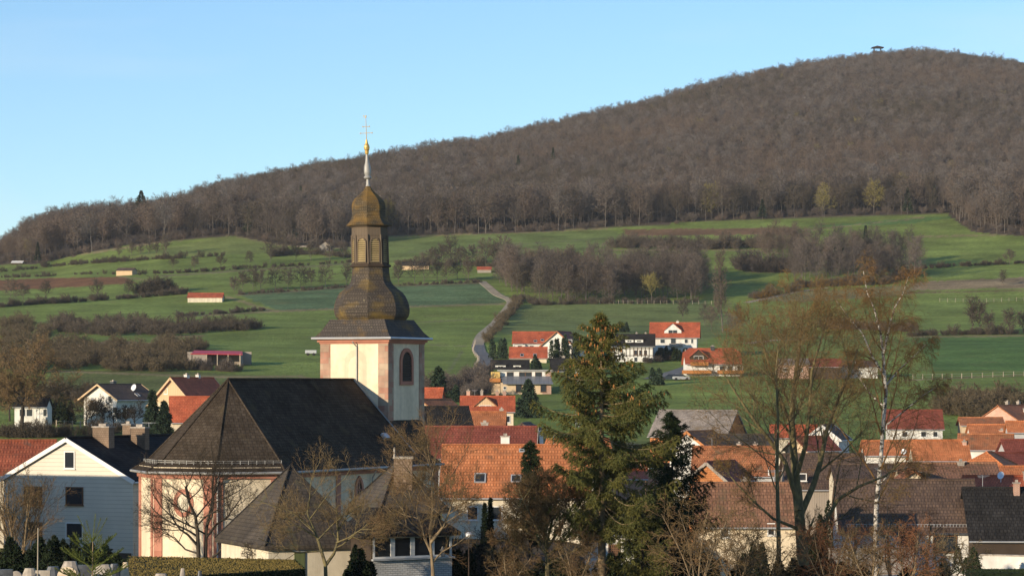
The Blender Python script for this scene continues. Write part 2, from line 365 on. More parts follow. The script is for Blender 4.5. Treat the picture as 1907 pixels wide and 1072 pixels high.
LINES = [  # straw verges and field edges (polyline, half width, colour)
    ([(0, 493), (170, 471), (300, 451), (430, 438), (520, 456), (655, 463)], 1.5, STRAW), ([(700, 442), (1000, 432), (1140, 425)], 1.2, STRAW),
    ([(300, 449), (430, 437)], 2, STRAW), ([(420, 552), (500, 577), (520, 580)], 2.2, STRAW), ([(330, 590), (500, 580), (650, 574), (900, 567), (950, 565)], 1.6, STRAW),
    ([(440, 549), (560, 541), (650, 534), (770, 531), (900, 526)], 1.8, (.2, .16, .09)), ([(300, 514), (430, 505), (550, 498), (655, 490)], 1.6, (.19, .16, .09)),
    ([(90, 690), (250, 696), (420, 702), (560, 700)], 1.8, STRAW), ([(225, 515), (290, 524), (330, 534)], 1.3, STRAW), ([(780, 600), (880, 594)], 1.2, (.17, .16, .08)),
    ([(800, 642), (870, 644)], 1, (.17, .16, .08)), ([(1120, 466), (1300, 464), (1400, 466), (1480, 474)], 1.6, STRAW), ([(1115, 464), (1135, 446)], 1.8, STRAW),
    ([(1700, 441), (1907, 436)], 1.6, STRAW), ([(1690, 545), (1907, 541)], 1.6, (.17, .11, .07)), ([(1690, 627), (1907, 625)], 1.6, STRAW), ([(1680, 708), (1907, 698)], 1.3, STRAW),
    ([(1390, 506), (1500, 506)], 1.4, STRAW), ([(760, 469), (900, 460), (1130, 443)], .9, (.16, .17, .08)), ([(900, 470), (1300, 478)], .8, (.13, .15, .07)),
    ([(1490, 430), (1720, 405)], 1.0, STRAW), ([(290, 628), (380, 625)], 2.0, STRAW), ([(560, 700), (600, 712)], 3, STRAW), ([(860, 655), (830, 700), (760, 735)], 2.5, (.2, .2, .1)),
    ([(890, 632), (882, 650), (898, 668), (893, 690), (860, 712)], 2.0, (.26, .24, .15)),
]
def build_ground():
    rng = np.random.default_rng(3)
    px = np.concatenate([np.arange(-700, 0, 12), np.arange(0, 1910, 4.5), np.arange(1910, 2610, 12)])
    dd = [3, 8, 14, 20, 35, 60, 80, 100, 120]
    rows = np.concatenate([np.array(dd, float), np.linspace(130, 480, 60), np.geomspace(486, 1440, 330), np.linspace(1445, 2640, 90), np.linspace(2680, 3300, 10)])
    X, D = np.meshgrid(px, rows); Zz = zground(X, D)
    V = np.stack([(X-CX)*D/F, D, Zz], -1).reshape(-1, 3)
    Y = HY-Zz*F/D
    jx = X+rng.normal(0, 2.0, X.shape); jy = Y+rng.normal(0, .5, X.shape)
    C = np.tile(np.array(GREEN), (*X.shape, 1))
    xx = V[:, 0].reshape(X.shape)
    for k, (sx, sy, a) in enumerate(((.013, .006, .09), (.03, .011, .06), (.005, .004, .1))):
        C *= (1+a*np.sin(xx*sx*6+k*2+1.5*np.sin(D*sy*2))*np.sin(D*sy*6+k))[..., None]
    inf = (Y < np.interp(jx, FOREST_X, FOREST_Y)) | (D > 1800)
    for poly, c in FIELDS: C[inpoly(jx, jy, poly) & (D < 1600)] = c
    for pl, hw, c in LINES:
        k = np.clip(1.4-lined(jx, jy, pl)/hw, 0, 1)[..., None]*(D < 1600)[..., None]; C = C*(1-k*.85)+np.array(c)*k*.85
    vil = (D < 470)[..., None]; C = np.where(vil, C*np.array([.8, .62, .8]), C)
    C[inf] = (.095, .072, .055)
    C *= (1+rng.normal(0, .05, X.shape))[..., None]
    nr, ncol = X.shape; i = np.arange(nr*ncol).reshape(nr, ncol)
    Q = np.stack([i[:-1, :-1], i[:-1, 1:], i[1:, 1:], i[1:, :-1]], -1).reshape(-1, 4)
    m, n, b = _new('meadow'); at = n.nodes.new('ShaderNodeVertexColor'); at.layer_name = 'Col'
    ob = n.nodes.new('ShaderNodeTexCoord').outputs['Object']
    c = _mul(n, at.outputs[0], _noise(n, ob, .05, 7), .74, 1.28); c = _mul(n, c, _noise(n, ob, .6, 4), .82, 1.18)
    c = _mix(n, _ramp(n, _noise(n, ob, .11, 8), .56, 1.15), c, (.24, .20, .09))
    mp = n.nodes.new('ShaderNodeMapping'); mp.inputs['Scale'].default_value = (.015, .4, .015); n.links.new(ob, mp.inputs[0])
    c = _mul(n, c, _noise(n, mp.outputs[0], 1.0, 4), .84, 1.14)
    n.links.new(c, b.inputs['Base Color']); b.inputs['Roughness'].default_value = .95; b.inputs['Specular IOR Level'].default_value = .05
    _bump(n, b, _noise(n, ob, 1.3, 5), .5, .6)
    g = Geo(); g.add(V, Q); me = g.mesh('ground', [m], True)
    a = me.color_attributes.new('Col', 'FLOAT_COLOR', 'POINT'); a.data.foreach_set('color', np.concatenate([C.reshape(-1, 3), np.ones((nr*ncol, 1))], 1).astype(np.float32).ravel())
    o = link('ground', me); tag(o, kind='structure')
build_ground()
def strip(name, pl, hw, mat, lift=.12):
    """road or track laid on the ground along photo points; half widths in metres"""
    pts = []
    P = [G(*p) for p in pl]
    for k in range(len(P)-1):
        p0 = P[max(k-1, 0)]; p3 = P[min(k+2, len(P)-1)]
        for s in range(14):
            t = s/14; pts.append(.5*((2*P[k])+(P[k+1]-p0)*t+(2*p0-5*P[k]+4*P[k+1]-p3)*t*t+(3*P[k]-p0-3*P[k+1]+p3)*t**3))
    pts.append(P[-1]); mb = MB(); L = []
    for k, p in enumerate(pts):
        t = (pts[min(k+1, len(pts)-1)]-pts[max(k-1, 0)]); t.z = 0; n = Vector((-t.y, t.x, 0)).normalized()
        row = []
        for s in (1, .33, -.33, -1):
            q = p+n*hw*s; q.z = gz(q.x, q.y)+lift; row.append(q)
        L.append(row)
    for a, b in zip(L[:-1], L[1:]):
        for i in range(3): mb.poly([a[i+1], b[i+1], b[i], a[i]])
    for a, b in zip(L[:-1], L[1:]):
        for i, s in ((0, 1), (3, -1)):
            q = [a[i], b[i], b[i]-Z*.5, a[i]-Z*.5]; mb.poly(q if s > 0 else q[::-1])
    return tag(mb.build(name, mat), kind='structure')
M['gravel'] = plain('gravel', (.36, .30, .21), .95, .2, .5, .1)
M['asphalt'] = plain('asphalt', (.16, .155, .15), .9, .15, .5, .1)
strip('gravel_track', [(897, 524), (905, 531), (925, 548), (951, 561), (945, 575), (928, 595), (905, 617), (893, 633), (890, 643)], 1.75, 'gravel')
strip('village_road', [(890, 643), (893, 655), (903, 666), (904, 678), (896, 692), (880, 705), (855, 716)], 1.9, 'asphalt', .16)
strip('white_path', [(1390, 564), (1440, 553), (1490, 543), (1540, 536)], 1.3, 'gravel')
strip('side_road', [(1215, 706), (1255, 694), (1290, 683), (1340, 672)], 2.2, 'asphalt')
strip('hill_lane', [(1390, 640), (1440, 634), (1500, 632)], 2.0, 'gravel')
# ---------------------------------------------------------------- wall openings shared by all buildings
def arch(w, h, pointed, k=6):
    """outline in (u, v) from the sill up: a rectangle with a round or pointed head"""
    p = [(-w/2, -h/2), (w/2, -h/2)]
    if pointed is None: return p+[(w/2, h/2), (-w/2, h/2)]
    if pointed:
        r = w; cy = h/2-w*math.sin(R(60))
        p += [(-w/2+r*math.cos(a), cy+r*math.sin(a)) for a in np.linspace(0, R(60), k)]
        p += [(w/2-r*math.cos(a), cy+r*math.sin(a)) for a in np.linspace(R(60), 0, k)][1:]
    else:
        p += [(w/2*math.cos(a), h/2-w/2+w/2*math.sin(a)) for a in np.linspace(0, math.pi, 2*k)]
    return p
def window(parent, c, n, w, h, frame='frame', pane='glass', fw=.09, pointed=None, bars=0, cross=0, name='window', sill=True, panename='pane', depth=.07):
    """frame with a pane as its sub-part, standing 2-3 cm proud of the wall at c"""
    n = Vector(n).normalized(); u = Z.cross(n).normalized(); v = n.cross(u); c = Vector(c)
    def at(q, o): return [c+u*a+v*b+n*o for a, b in q]
    ou = arch(w, h, pointed); s = (w-2*fw)/w; t = (h-2*fw)/h; inn = [(a*s, b*t) for a, b in ou]
    mb = MB(); mb.ring(at(ou, -.03), at(inn, -.03), n, depth+.03)
    for i in range(bars):
        x = (i+1)/(bars+1)*(w-2*fw)-(w-2*fw)/2; mb.box(c+u*x+n*.03, u, v, n, .035, h/2-fw, .025)
    for i in range(cross):
        y = (i+1)/(cross+1)*(h-2*fw)-(h-2*fw)/2; mb.box(c+v*y+n*.03, u, v, n, w/2-fw, .03, .022)
    if sill and pointed is None: mb.box(c-v*(h/2+.03)+n*.06, u, v, n, w/2+.06, .028, .09)
    f = mb.build(name, frame, parent)
    g = MB(); g.poly(at(inn, .015)); g.poly(at(inn, -.02)[::-1]); g.build(panename, pane, f)
    return f
def louvre_window(parent, c, n, w, h, frame, slat, pointed, rows, name='louvre_window', fw=.1, back='dark', tilt=35):
    n = Vector(n).normalized(); u = Z.cross(n).normalized(); v = n.cross(u); c = Vector(c)
    def at(q, o): return [c+u*a+v*b+n*o for a, b in q]
    ou = arch(w, h, pointed); inn = [(a*(w-2*fw)/w, b*(h-2*fw)/h) for a, b in ou]
    mb = MB(); mb.ring(at(ou, -.02), at(inn, -.02), n, .13); f = mb.build(name, frame, parent)
    g = MB(); g.poly(at(inn, .01)); g.build('opening', back, f)
    sb = MB(); ih = h-2*fw; nn = (n*math.cos(R(tilt))+v*math.sin(R(tilt)))
    for i in range(rows):
        y = -ih/2+(i+.5)*ih/rows; iw = w-2*fw
        if pointed is not None:
            top = ih/2-y; r = w/2
            if top < r: iw *= math.sqrt(max(0.05, 1-((r-top)/r)**2))
        sb.box(c+v*y+n*.05, u, v*math.cos(R(tilt))-n*math.sin(R(tilt)), nn, iw/2, ih/rows*.42, .012)
    sb.build('slats', slat, f)
    return f

# ---------------------------------------------------------------- the church
TH = R(26); U = Vector((math.cos(TH), -math.sin(TH), 0)); A = Vector((math.sin(TH), math.cos(TH), 0))   # across and along the nave
TC = Vector(((694-CX)*207/F, 207, 0))                                                                    # tower centre at eye level
def L(x, y, z): return TC+U*x+A*y+Z*z
CH = thing('church', 'white church with slate roof, red sandstone corners and onion domed tower', 'church', (TC.x, TC.y, -12.6))
ZE, ZR, ZB = -5.75, .12, -12.9
def build_church():
    def plan(h, y0, yf): a = h*math.tan(R(22.5)); return [(h, yf), (h-3.0, yf+3.05), (-h+3.0, yf+3.05), (-h, yf), (-h, -y0), (-a, -y0-(h-a)), (a, -y0-(h-a)), (h, -y0)]
    eave = plan(5.8, 22.1, -.3); wall = plan(5.35, 21.9, -.15)
    # walls
    mb = MB(); k = len(wall)
    for i in range(k):
        j = (i+1) % k; (x0, y0), (x1, y1) = wall[j], wall[i]
        mb.poly([L(x0, y0, ZB), L(x1, y1, ZB), L(x1, y1, ZE+.3), L(x0, y0, ZE+.3)][::-1] if False else [L(x1, y1, ZB), L(x1, y1, ZE+.3), L(x0, y0, ZE+.3), L(x0, y0, ZB)])
    mb.build('nave_wall', 'cream', CH)
    # cornice under the eaves
    mb = MB(); c0 = plan(5.5, 21.96, -.2); c1 = plan(5.66, 22.03, -.25)
    for ring, z0, z1 in ((c0, ZE-.42, ZE-.18), (c1, ZE-.18, ZE+.02)):
        mb.prism([L(x, y, z1) for x, y in ring], [L(x, y, z0) for x, y in ring])
    mb.build('cornice', 'sandstone', CH)
    # roof with slightly flared foot
    apex = (0, -19.6); ridge1 = (0, -2.4)
    mb = MB(); fl = plan(5.0, 21.4, -.6); zf = ZE+.62
    def ringat(i): return L(*eave[i], ZE), L(*fl[i], zf)
    e = [L(x, y, ZE) for x, y in eave]; f = [L(x, y, zf) for x, y in fl]; ap = L(*apex, ZR); rd = L(*ridge1, ZR)
    S = [(3, 4), (4, 5), (5, 6), (6, 7)]
    for a, b in S: mb.poly([e[a], e[b], f[b], f[a]])
    mb.poly([e[7], e[0], f[0], f[7]])
    mb.poly([f[4], f[5], ap]); mb.poly([f[5], f[6], ap]); mb.poly([f[6], f[7], ap])
    back = L(2.5, -.2, 0); zb = ZR-(2.5/5.0)*(ZR-zf)
    br = L(2.3, 2.9, ZR-2.3/5*(ZR-zf)); bl = L(-2.3, 2.9, ZR-2.3/5*(ZR-zf))
    mb.poly([f[7], f[0], br, L(0, 2.9, ZR), ap]); mb.poly([f[3], f[4], ap, L(0, 2.9, ZR), bl])
    mb.poly([f[0], e[0], e[1], br]); mb.poly([e[3], f[3], bl, e[2]]); mb.poly([br, e[1], e[2], bl, L(0, 2.9, ZR)])
    mb.prism(e[::-1], [p-Z*.14 for p in e][::-1])
    roof = mb.build('nave_roof', 'slate', CH)
    # ridge and hip caps
    mb = MB()
    mb.tube(ap+Z*.03, L(0, -2.8, ZR+.03), .09, .09)
    for q in (f[4], f[5], f[6], f[7]): mb.tube(ap+Z*.02, q+Z*.03, .07, .07)
    for i in (4, 5, 6, 7): mb.tube(f[i]+Z*.03, e[i]+Z*.02, .07, .07)
    mb.build('ridge_cap', 'slate', roof)
    # snow guard and gutter on the lit facets, gutter on the long side
    mb = MB()
    for a, b in ((3, 4), (4, 5), (5, 6), (6, 7), (7, 0)):
        p, q = e[a]-Z*.05, e[b]-Z*.05; c = (e[a]+e[b])/2; o = (c-L(0, c.dot(A)-TC.dot(A), ZE)); o.z = 0; o = o.normalized()
        mb.tube(p+o*.08, q+o*.08, .085, .085, 8)
    mb.build('gutter', 'lead', CH)
    mb = MB()
    for a, b in ((4, 5), (5, 6), (6, 7)):
        p, q = e[a].lerp(f[a], .75), e[b].lerp(f[b], .75)
        for dz in (.12, .24): mb.tube(p+Z*dz, q+Z*dz, .018, .018, 4)
        for s in range(9): r = p.lerp(q, s/8); mb.box(r+Z*.13, (1, 0, 0), (0, 1, 0), Z, .02, .02, .13)
    mb.build('snow_guard', 'lead', roof)
    mb = MB()     # small dome light in the long slope
    c = hit(716, 813, L(5, -10, zf), (U*(ZR-zf)+Z*5.0)); nrm = (U*(ZR-zf)+Z*5.0).normalized(); sl = A.cross(nrm)
    mb.box(c+nrm*.08, A, sl, nrm, .35, .22, .1); mb.build('roof_hatch', 'zinc', roof)
    # lightning rod line and flashing on the long slope by the tower
    mb = MB(); mb.tube(L(0, -2.85, ZR+.08), L(5.0, -2.85+.0, zf+.08), .05, .05); mb.build('flashing', 'lead', roof)
    # pilasters
    def pil(p, q, t, w=.6):
        """strip of sandstone on the wall from p to q, centred at t metres from p"""
        p, q = Vector(p), Vector(q); d = (q-p).normalized(); n = Vector((d.y, -d.x, 0))
        if n.dot(p-L(0, -14, 0)) < 0: n = -n
        c = p+d*t; b = MB(); b.box(Vector((c.x, c.y, (ZB+ZE-.42)/2)), d, n, Z, w/2, .06, (ZE-.42-ZB)/2); b.build('pilaster', 'sandstone', CH)
    P = [L(x, y, 0) for x, y in wall]
    for a, b in ((3, 4), (4, 5), (5, 6), (6, 7)):
        ln = (P[b]-P[a]).length
        if a != 3: pil(P[a], P[b], .36)
        pil(P[a], P[b], ln-.36)
    ln = (P[0]-P[7]).length
    for t in (.36, 7.4, 14.4, ln-.4): pil(P[7], P[0], t)
    # oculus on the end facet
    n = ((P[5]+P[6])/2-L(0, -19.6, 0)).normalized(); c = hit(342, 936, P[5], n)
    u = Z.cross(n); ell = lambda a, b, o: [c+u*a*math.cos(t)+Z*b*math.sin(t)+n*o for t in np.linspace(0, 2*math.pi, 28)[:-1]]
    mb = MB(); mb.ring(ell(.74, .9, -.02), ell(.46, .6, -.02), n, .09); oc = mb.build('oculus', 'sandstone', CH)
    mb = MB(); mb.poly(ell(.46, .6, .02)); mb.build('pane', M['warmwhite'], oc)
    # gothic windows of the long side
    for px, py in ((668, 921), (735, 918)):
        c = hit(px, py, P[7], U); window(CH, c, U, 1.15, 2.6, 'sandstone', 'glass', .24, True, 1, 2, sill=False, depth=.1)
    # downpipes
    for (px, py, pl, nn) in ((404, 900, P[6], (P[6]+P[7])/2-L(0, -19.6, 0)), (690, 890, P[7], U)):
        nn = Vector(nn); nn.z = 0; nn.normalize(); c = hit(px, py, pl, nn); mb = MB()
        mb.tube(Vector((c.x, c.y, ZE-.1))+nn*.5, Vector((c.x, c.y, ZE-.75))+nn*.15, .055, .055); mb.tube(Vector((c.x, c.y, ZE-.75))+nn*.15, Vector((c.x, c.y, ZB))+nn*.15, .055, .055)
        mb.build('downpipe', 'lead', CH)
    # ---- tower
    h = 2.70; zt = 2.95
    sq = lambda a, z, dx=0, dy=0: [L(x*a+dx, y*a+dy, z) for x, y in ((-1, -1), (1, -1), (1, 1), (-1, 1))]
    mb = MB(); mb.prism(sq(h, zt), sq(h, ZB), cap=False); tw = mb.build('tower_shaft', 'cream', CH)
    for x, y in ((-1, -1), (1, -1), (1, 1), (-1, 1)):
        b = MB()
        b.box(L(x*(h-.37), y*(h+.012), (zt+ZB)/2), U, A, Z, .39, .03, (zt-ZB)/2)
        b.box(L(x*(h+.012), y*(h-.37), (zt+ZB)/2), U, A, Z, .03, .39, (zt-ZB)/2-.002)
        b.build('quoin', 'quoin', CH)
    mb = MB()
    for a, z0, z1 in ((h+.08, 2.66, 2.78), (h+.2, 2.78, 2.93), (h+.32, 2.93, 3.03)): mb.prism(sq(a, z1), sq(a, z0))
    mb.build('cornice', 'sandstone', CH)
    # tower windows: louvred on the shaded face, blind arch on the lit one
    c = hit(756, 682, L(h, 0, 0), U); louvre_window(CH, c, U, 1.95, 2.62, 'sandstone', 'timber', False, 12, fw=.27)
    c = hit(662, 684, L(0, -h, 0), -A); u = Z.cross(-A)
    at = lambda q, o: [c+u*a+Z*b-A*o for a, b in q]
    ou = arch(1.75, 2.5, False); inn = [(a*.66, b*.8-.2) for a, b in ou]
    mb = MB(); mb.ring(at(ou, -.02), at(inn, -.02), -A, .027); mb.build('blind_arch', 'faint', CH)
    mb = MB(); mb.tube(hit(656, 636, L(0, -h-.45, 0), -A), hit(664, 645, L(0, -h-.1, 0), -A), .05, .05); mb.tube(hit(664, 645, L(0, -h-.1, 0), -A), hit(664, 712, L(0, -h-.1, 0), -A), .055, .055)
    mb.build('downpipe', 'lead', CH)
    # ---- spire: everything above the eaves leans a little
    LX, LY = -.899*.031, -.438*.031
    def S(x, y, z): k = max(0, z-3.1); return L(x+LX*k, y+LY*k, z)
    zpx = lambda y: (HY-y)*207/F
    ze = zpx(630); zo = zpx(598)
    def octo(r, z): return [S(r*math.cos(R(22.5+45*i)), r*math.sin(R(22.5+45*i)), z) for i in range(8)]
    mb = MB(); hh = 3.1; q0 = [S(x*hh, y*hh, ze) for x, y in ((-1, -1), (1, -1), (1, 1), (-1, 1))]
    hm = 2.72; q1 = [S(x*hm, y*hm, ze+.42) for x, y in ((-1, -1), (1, -1), (1, 1), (-1, 1))]
    hm = 2.2; q2 = [S(x*hm, y*hm, zo+.1) for x, y in ((-1, -1), (1, -1), (1, 1), (-1, 1))]
    for i in range(4):
        j = (i+1) % 4; mb.poly([q0[i], q0[j], q1[j], q1[i]]); mb.poly([q1[i], q1[j], q2[j], q2[i]])
    mb.poly(q2); mb.prism(q0, [p-Z*.1 for p in q0]); mb.build('tower_roof', 'skirt', CH)
    mb = MB(); 
    mb.tube(q0[0]-A*.06-U*.1-Z*.02, q0[1]-A*.06+U*.1-Z*.02, .085, .085, 8); mb.tube(q0[1]+U*.06-Z*.02, q0[2]+U*.06-Z*.02, .085, .085, 8); mb.build('gutter', 'zinc', CH)
    def lathe8(name, prof, mat, parent=CH):
        mb = MB(); rings = [octo(r*207/F, zpx(y)) for y, r in prof]
        for a, b in zip(rings[:-1], rings[1:]):
            for i in range(8): mb.poly([a[i], a[(i+1) % 8], b[(i+1) % 8], b[i]])
        mb.poly(rings[0][::-1]); mb.poly(rings[-1]); return mb.build(name, mat, parent)
    on = lathe8('onion_dome', [(600, 62), (596, 63), (590, 68), (584, 70.2), (576, 71), (568, 70), (560, 67.5), (552, 64), (545, 59), (538, 50), (531, 42), (524, 37.6), (516, 36), (506, 35), (495, 34.5)], 'onion')
    lathe8('sill_moulding', [(498, 36), (497, 38.5), (494, 39), (492, 35)], 'timber')
    lt = lathe8('lantern', [(493, 32.5), (440, 32.5), (440, 33.5), (437, 34), (437, 33), (424, 33), (423, 36), (420, 40)], 'wood_grey')
    zc = (zpx(490)+zpx(444))/2; rp = 32.5*207/F*math.cos(R(22.5))
    for i in range(8):
        n = U*math.cos(R(45*i))+A*math.sin(R(45*i)); c = S(0, 0, zc)+n*(rp+.0); louvre_window(lt, c, n, .74, 1.78, 'wood_grey', 'louvre', False, 11, fw=.06, name='louvre', tilt=40)
    mb = MB(); 
    for p, q in zip(octo(33.3*207/F, zpx(493)), octo(33.3*207/F, zpx(438))): mb.tube(p, q, .075, .075, 6)
    mb.build('corner_post', 'wood_grey', lt)
    lathe8('cupola', [(421.5, 36), (421, 42), (419, 42.5), (414, 37.5), (408, 33.5), (402, 31.6), (395, 31.2), (388, 31.8), (382, 31.4), (377, 30.2), (372, 27.2), (367, 22.6), (362, 16.8), (357, 11.2), (352, 7.4), (347, 4.6), (343, 3)], 'cupola')
    def lathe(name, prof, mat, parent, k=14):
        mb = MB(); rings = [[S(r*207/F*math.cos(2*math.pi*i/k), r*207/F*math.sin(2*math.pi*i/k), zpx(y)) for i in range(k)] for y, r in prof]
        for a, b in zip(rings[:-1], rings[1:]):
            for i in range(k): mb.poly([a[i], a[(i+1) % k], b[(i+1) % k], b[i]])
        mb.poly(rings[0][::-1]); mb.poly(rings[-1]); return mb.build(name, mat, parent, smooth=True)
    fi = lathe('finial', [(347, 4.5), (343, 3.2), (334, 2.6), (333, 6), (331, 7.5), (329.5, 7), (327, 5), (322, 6.4), (317, 6.6), (311, 6), (305, 4.6), (299, 3.3), (292, 2.6), (286, 2.4)], 'lead', CH)
    lathe('gilt_knob', [(288, 2.4), (286, 3.4), (282, 4), (281, 3.2), (279, 4.8), (275, 5.5), (271, 4.8), (268, 3), (264, 2.2), (260, 1.4)], 'gold', fi)
    cr = MB(); z0, z1 = zpx(262), zpx(218)
    cr.tube(S(0, 0, z0), S(0, 0, z1), .035, .018)
    ax = U                                     # arms across the nave axis
    for y, w in ((248, .48), (236, .27)):
        c = S(0, 0, zpx(y)); cr.tube(c-ax*w, c+ax*w, .022, .022)
        for s in (-1, 1): cr.box(c+ax*w*s, ax, A, Z, .025, .03, .05)
    c = S(0, 0, zpx(217)); cr.box(c, ax, A, Z, .05, .02, .08); cr.box(c-ax*.17+Z*.03, ax, A, Z, .035, .02, .05); cr.box(c-ax*.09-Z*.1, ax, A, Z, .1, .012, .012)
    cr.build('cross', 'crosspaint', fi)
build_church()

# ---------------------------------------------------------------- parish hall: two tent roofs and a glazed porch
def tent(root, c0, r, l, lr, ll, z_e, z_a, z_b, oh, wallmat, roofmat, flare=.0):
    """rectangular block with front corner c0, edges r and l, and a pyramid roof"""
    r, l = Vector(r).normalized(), Vector(l).normalized()
    P = lambda a, b, z: Vector((c0.x, c0.y, 0))+r*a+l*b+Z*z
    mb = MB(); k = [(0, 0), (lr, 0), (lr, ll), (0, ll)]
    mb.prism([P(a, b, z_e+.2) for a, b in k], [P(a, b, z_b) for a, b in k], cap=False); mb.build('wall', wallmat, root)
    e = [P(-oh, -oh, z_e), P(lr+oh, -oh, z_e), P(lr+oh, ll+oh, z_e), P(-oh, ll+oh, z_e)]; ap = P(lr/2, ll/2, z_a)
    mb = MB()
    for i in range(4): mb.poly([e[i], e[(i+1) % 4], ap])
    mb.prism(e, [p-Z*.22 for p in e]); rf = mb.build('roof', roofmat, root)
    mb = MB()
    for q in e: mb.tube(q+Z*.03, ap+Z*.05, .05, .05)
    mb.build('hip_cap', 'darkslate', rf)
    return P, rf
def build_halls():
    d0 = 158.0; c0 = W(500, 1017, d0); r = Vector((.92, .39, 0)); l = Vector((-.39, .92, 0))
    h = thing('parish_hall', 'low hall under a tall slate pyramid roof with a green door', 'hall', (c0.x, c0.y, -12.2))
    P, rf = tent(h, c0, r, l, 5.4, 8.6, -8.95, -4.75, -12.6, .3, 'warmwhite', 'hallslate')
    n = Vector((.39, -.92, 0)).normalized(); c = hit(557.5, 1040, c0, n)
    mb = MB(); u = Z.cross(n)
    mb.box(Vector((c.x, c.y, -10.65))+n*.03, u, n, Z, .3, .04, 1.45); dr = mb.build('door', 'greendoor', h)
    mb = MB(); mb.box(Vector((c.x, c.y, -9.22))+n*.06, u, n, Z, .36, .07, .06); mb.build('lintel', 'zinc', dr)
    # second hall with chimney and porch
    d1 = 155.0; c1 = W(717, 948, d1); r = Vector((.95, .31, 0)); l = Vector((-.31, .95, 0))
    h2 = thing('porch_hall', 'slate roofed hall with a broad chimney and a glazed porch', 'hall', (c1.x, c1.y, -12.2))
    P, rf = tent(h2, c1, r, l, 3.1, 6.0, -6.85, -4.3, -12.6, .35, 'timber', 'hallslate')
    mb = MB(); cc = W(751, 885, d1+1.9); mb.box(Vector((cc.x, cc.y, -5.3)), (1, 0, 0), (0, 1, 0), Z, .49, .45, 1.15)
    ch = mb.build('chimney', 'chimslate', rf)
    mb = MB(); mb.box(Vector((cc.x, cc.y, -4.1)), (1, 0, 0), (0, 1, 0), Z, .54, .5, .06); mb.tube(Vector((cc.x-.47, cc.y-.2, -4.1)), Vector((cc.x-.47, cc.y-.2, -3.55)), .06, .05); mb.build('chimney_cap', 'palestone', ch)
    n = Vector((.545, -.838, 0)); r = Vector((.838, .545, 0))
    O = lambda a, b, z: Vector((c1.x, c1.y, 0))+r*a+n*b+Z*z        # a along the porch, b out from it
    a0, a1, b1 = -1.75, 3.15, 1.7
    # dark skirt roof
    mb = MB(); zt, ze = -6.72, -8.0
    t = [O(a0+.3, -.4, zt), O(a1-.6, .2, zt), O(a1-.6, -.5, zt)]
    e = [O(a0-.7, b1+.35, ze), O(a1+.35, b1+.35, ze), O(a1+.35, -.6, ze), O(a0-.7, -1.2, ze)]
    tp = [O(a0+.9, .5, zt), O(a1-1.2, .5, zt), O(a1-1.2, -.5, zt), O(a0+.9, -.5, zt)]
    for i in range(4): mb.poly([e[i], e[(i+1) % 4], tp[(i+1) % 4], tp[i]])
    mb.poly(tp); mb.prism(e, [p-Z*.2 for p in e]); mb.build('porch_roof', 'darkslate', h2)
    mb = MB(); k = [O(a0, b1, 0), O(a1, b1, 0), O(a1, -.5, 0), O(a0, -.5, 0)]
    mb.prism([p+Z*-9.42 for p in k], [p+Z*-12.6 for p in k]); mb.build('brick_base', 'paintbrick', h2)
    mb = MB(); mb.box(O(a0-.04, (b1-.5)/2, -10.3), n, r, Z, (b1+.5)/2-.01, .04, 2.3); mb.build('end_shade_panel', 'timber', h2)  # dark panel, no real boarding: shade of the end wall put into its colour
    mb = MB(); mb.box(O((a0+a1)/2, b1+.03, -9.37), r, n, Z, (a1-a0)/2+.08, .16, .05); mb.build('window_ledge', 'zinc', h2)
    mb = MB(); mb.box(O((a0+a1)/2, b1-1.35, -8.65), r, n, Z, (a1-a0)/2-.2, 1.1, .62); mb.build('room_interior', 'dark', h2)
    w = (a1-a0)/4
    for i in range(4): window(h2, O(a0+w*(i+.5), b1-.06, -8.74), n, w-.02, 1.2, 'frame', 'glass', .12, name='porch_window', sill=False)
    mb = MB(); mb.box(O((a0+a1)/2, b1-.08, -8.08), r, n, Z, (a1-a0)/2, .06, .07); mb.build('fascia', 'frame', h2)
    for i in range(2): window(h2, O(a1-.02, b1-.75-i*1.2, -8.74), r, 1.1, 1.2, 'frame', 'glass', .1, name='porch_window', sill=False)
    mb = MB(); c = O(2.5, b1+.1, -9.30); mb.tube(c, c+Z*.3, .13, .12, 8); mb.tube(c+Z*.3, c+Z*.36, .17, .13, 8); mb.tube(c+Z*.36, c+Z*.52, .1, .03, 8)
    tag(mb.build('garden_lantern', 'palestone', loc=tuple(c)), 'small tan stone lantern standing on the porch window ledge', 'lantern')
    c = W(873, 995, 151); g = thing('street_lamp', 'globe lamp on a thin pole beside the glazed porch', 'lamp', (c.x, c.y, gz(c.x, c.y)))
    mb = MB(); mb.tube((c.x, c.y, gz(c.x, c.y)-.3), c-Z*.15, .035, .03, 8); mb.build('pole', 'timber', g)
    mb = MB()
    for a in range(6):
        for b in range(10):
            q = lambda i, j: c+Vector((math.cos(2*math.pi*j/10)*math.cos(R(-90+30*i)), math.sin(2*math.pi*j/10)*math.cos(R(-90+30*i)), math.sin(R(-90+30*i))*.8))*.18
            mb.poly([q(a, b), q(a, b+1), q(a+1, b+1), q(a+1, b)])
    mb.build('globe', 'opal', g, smooth=True)
build_halls()
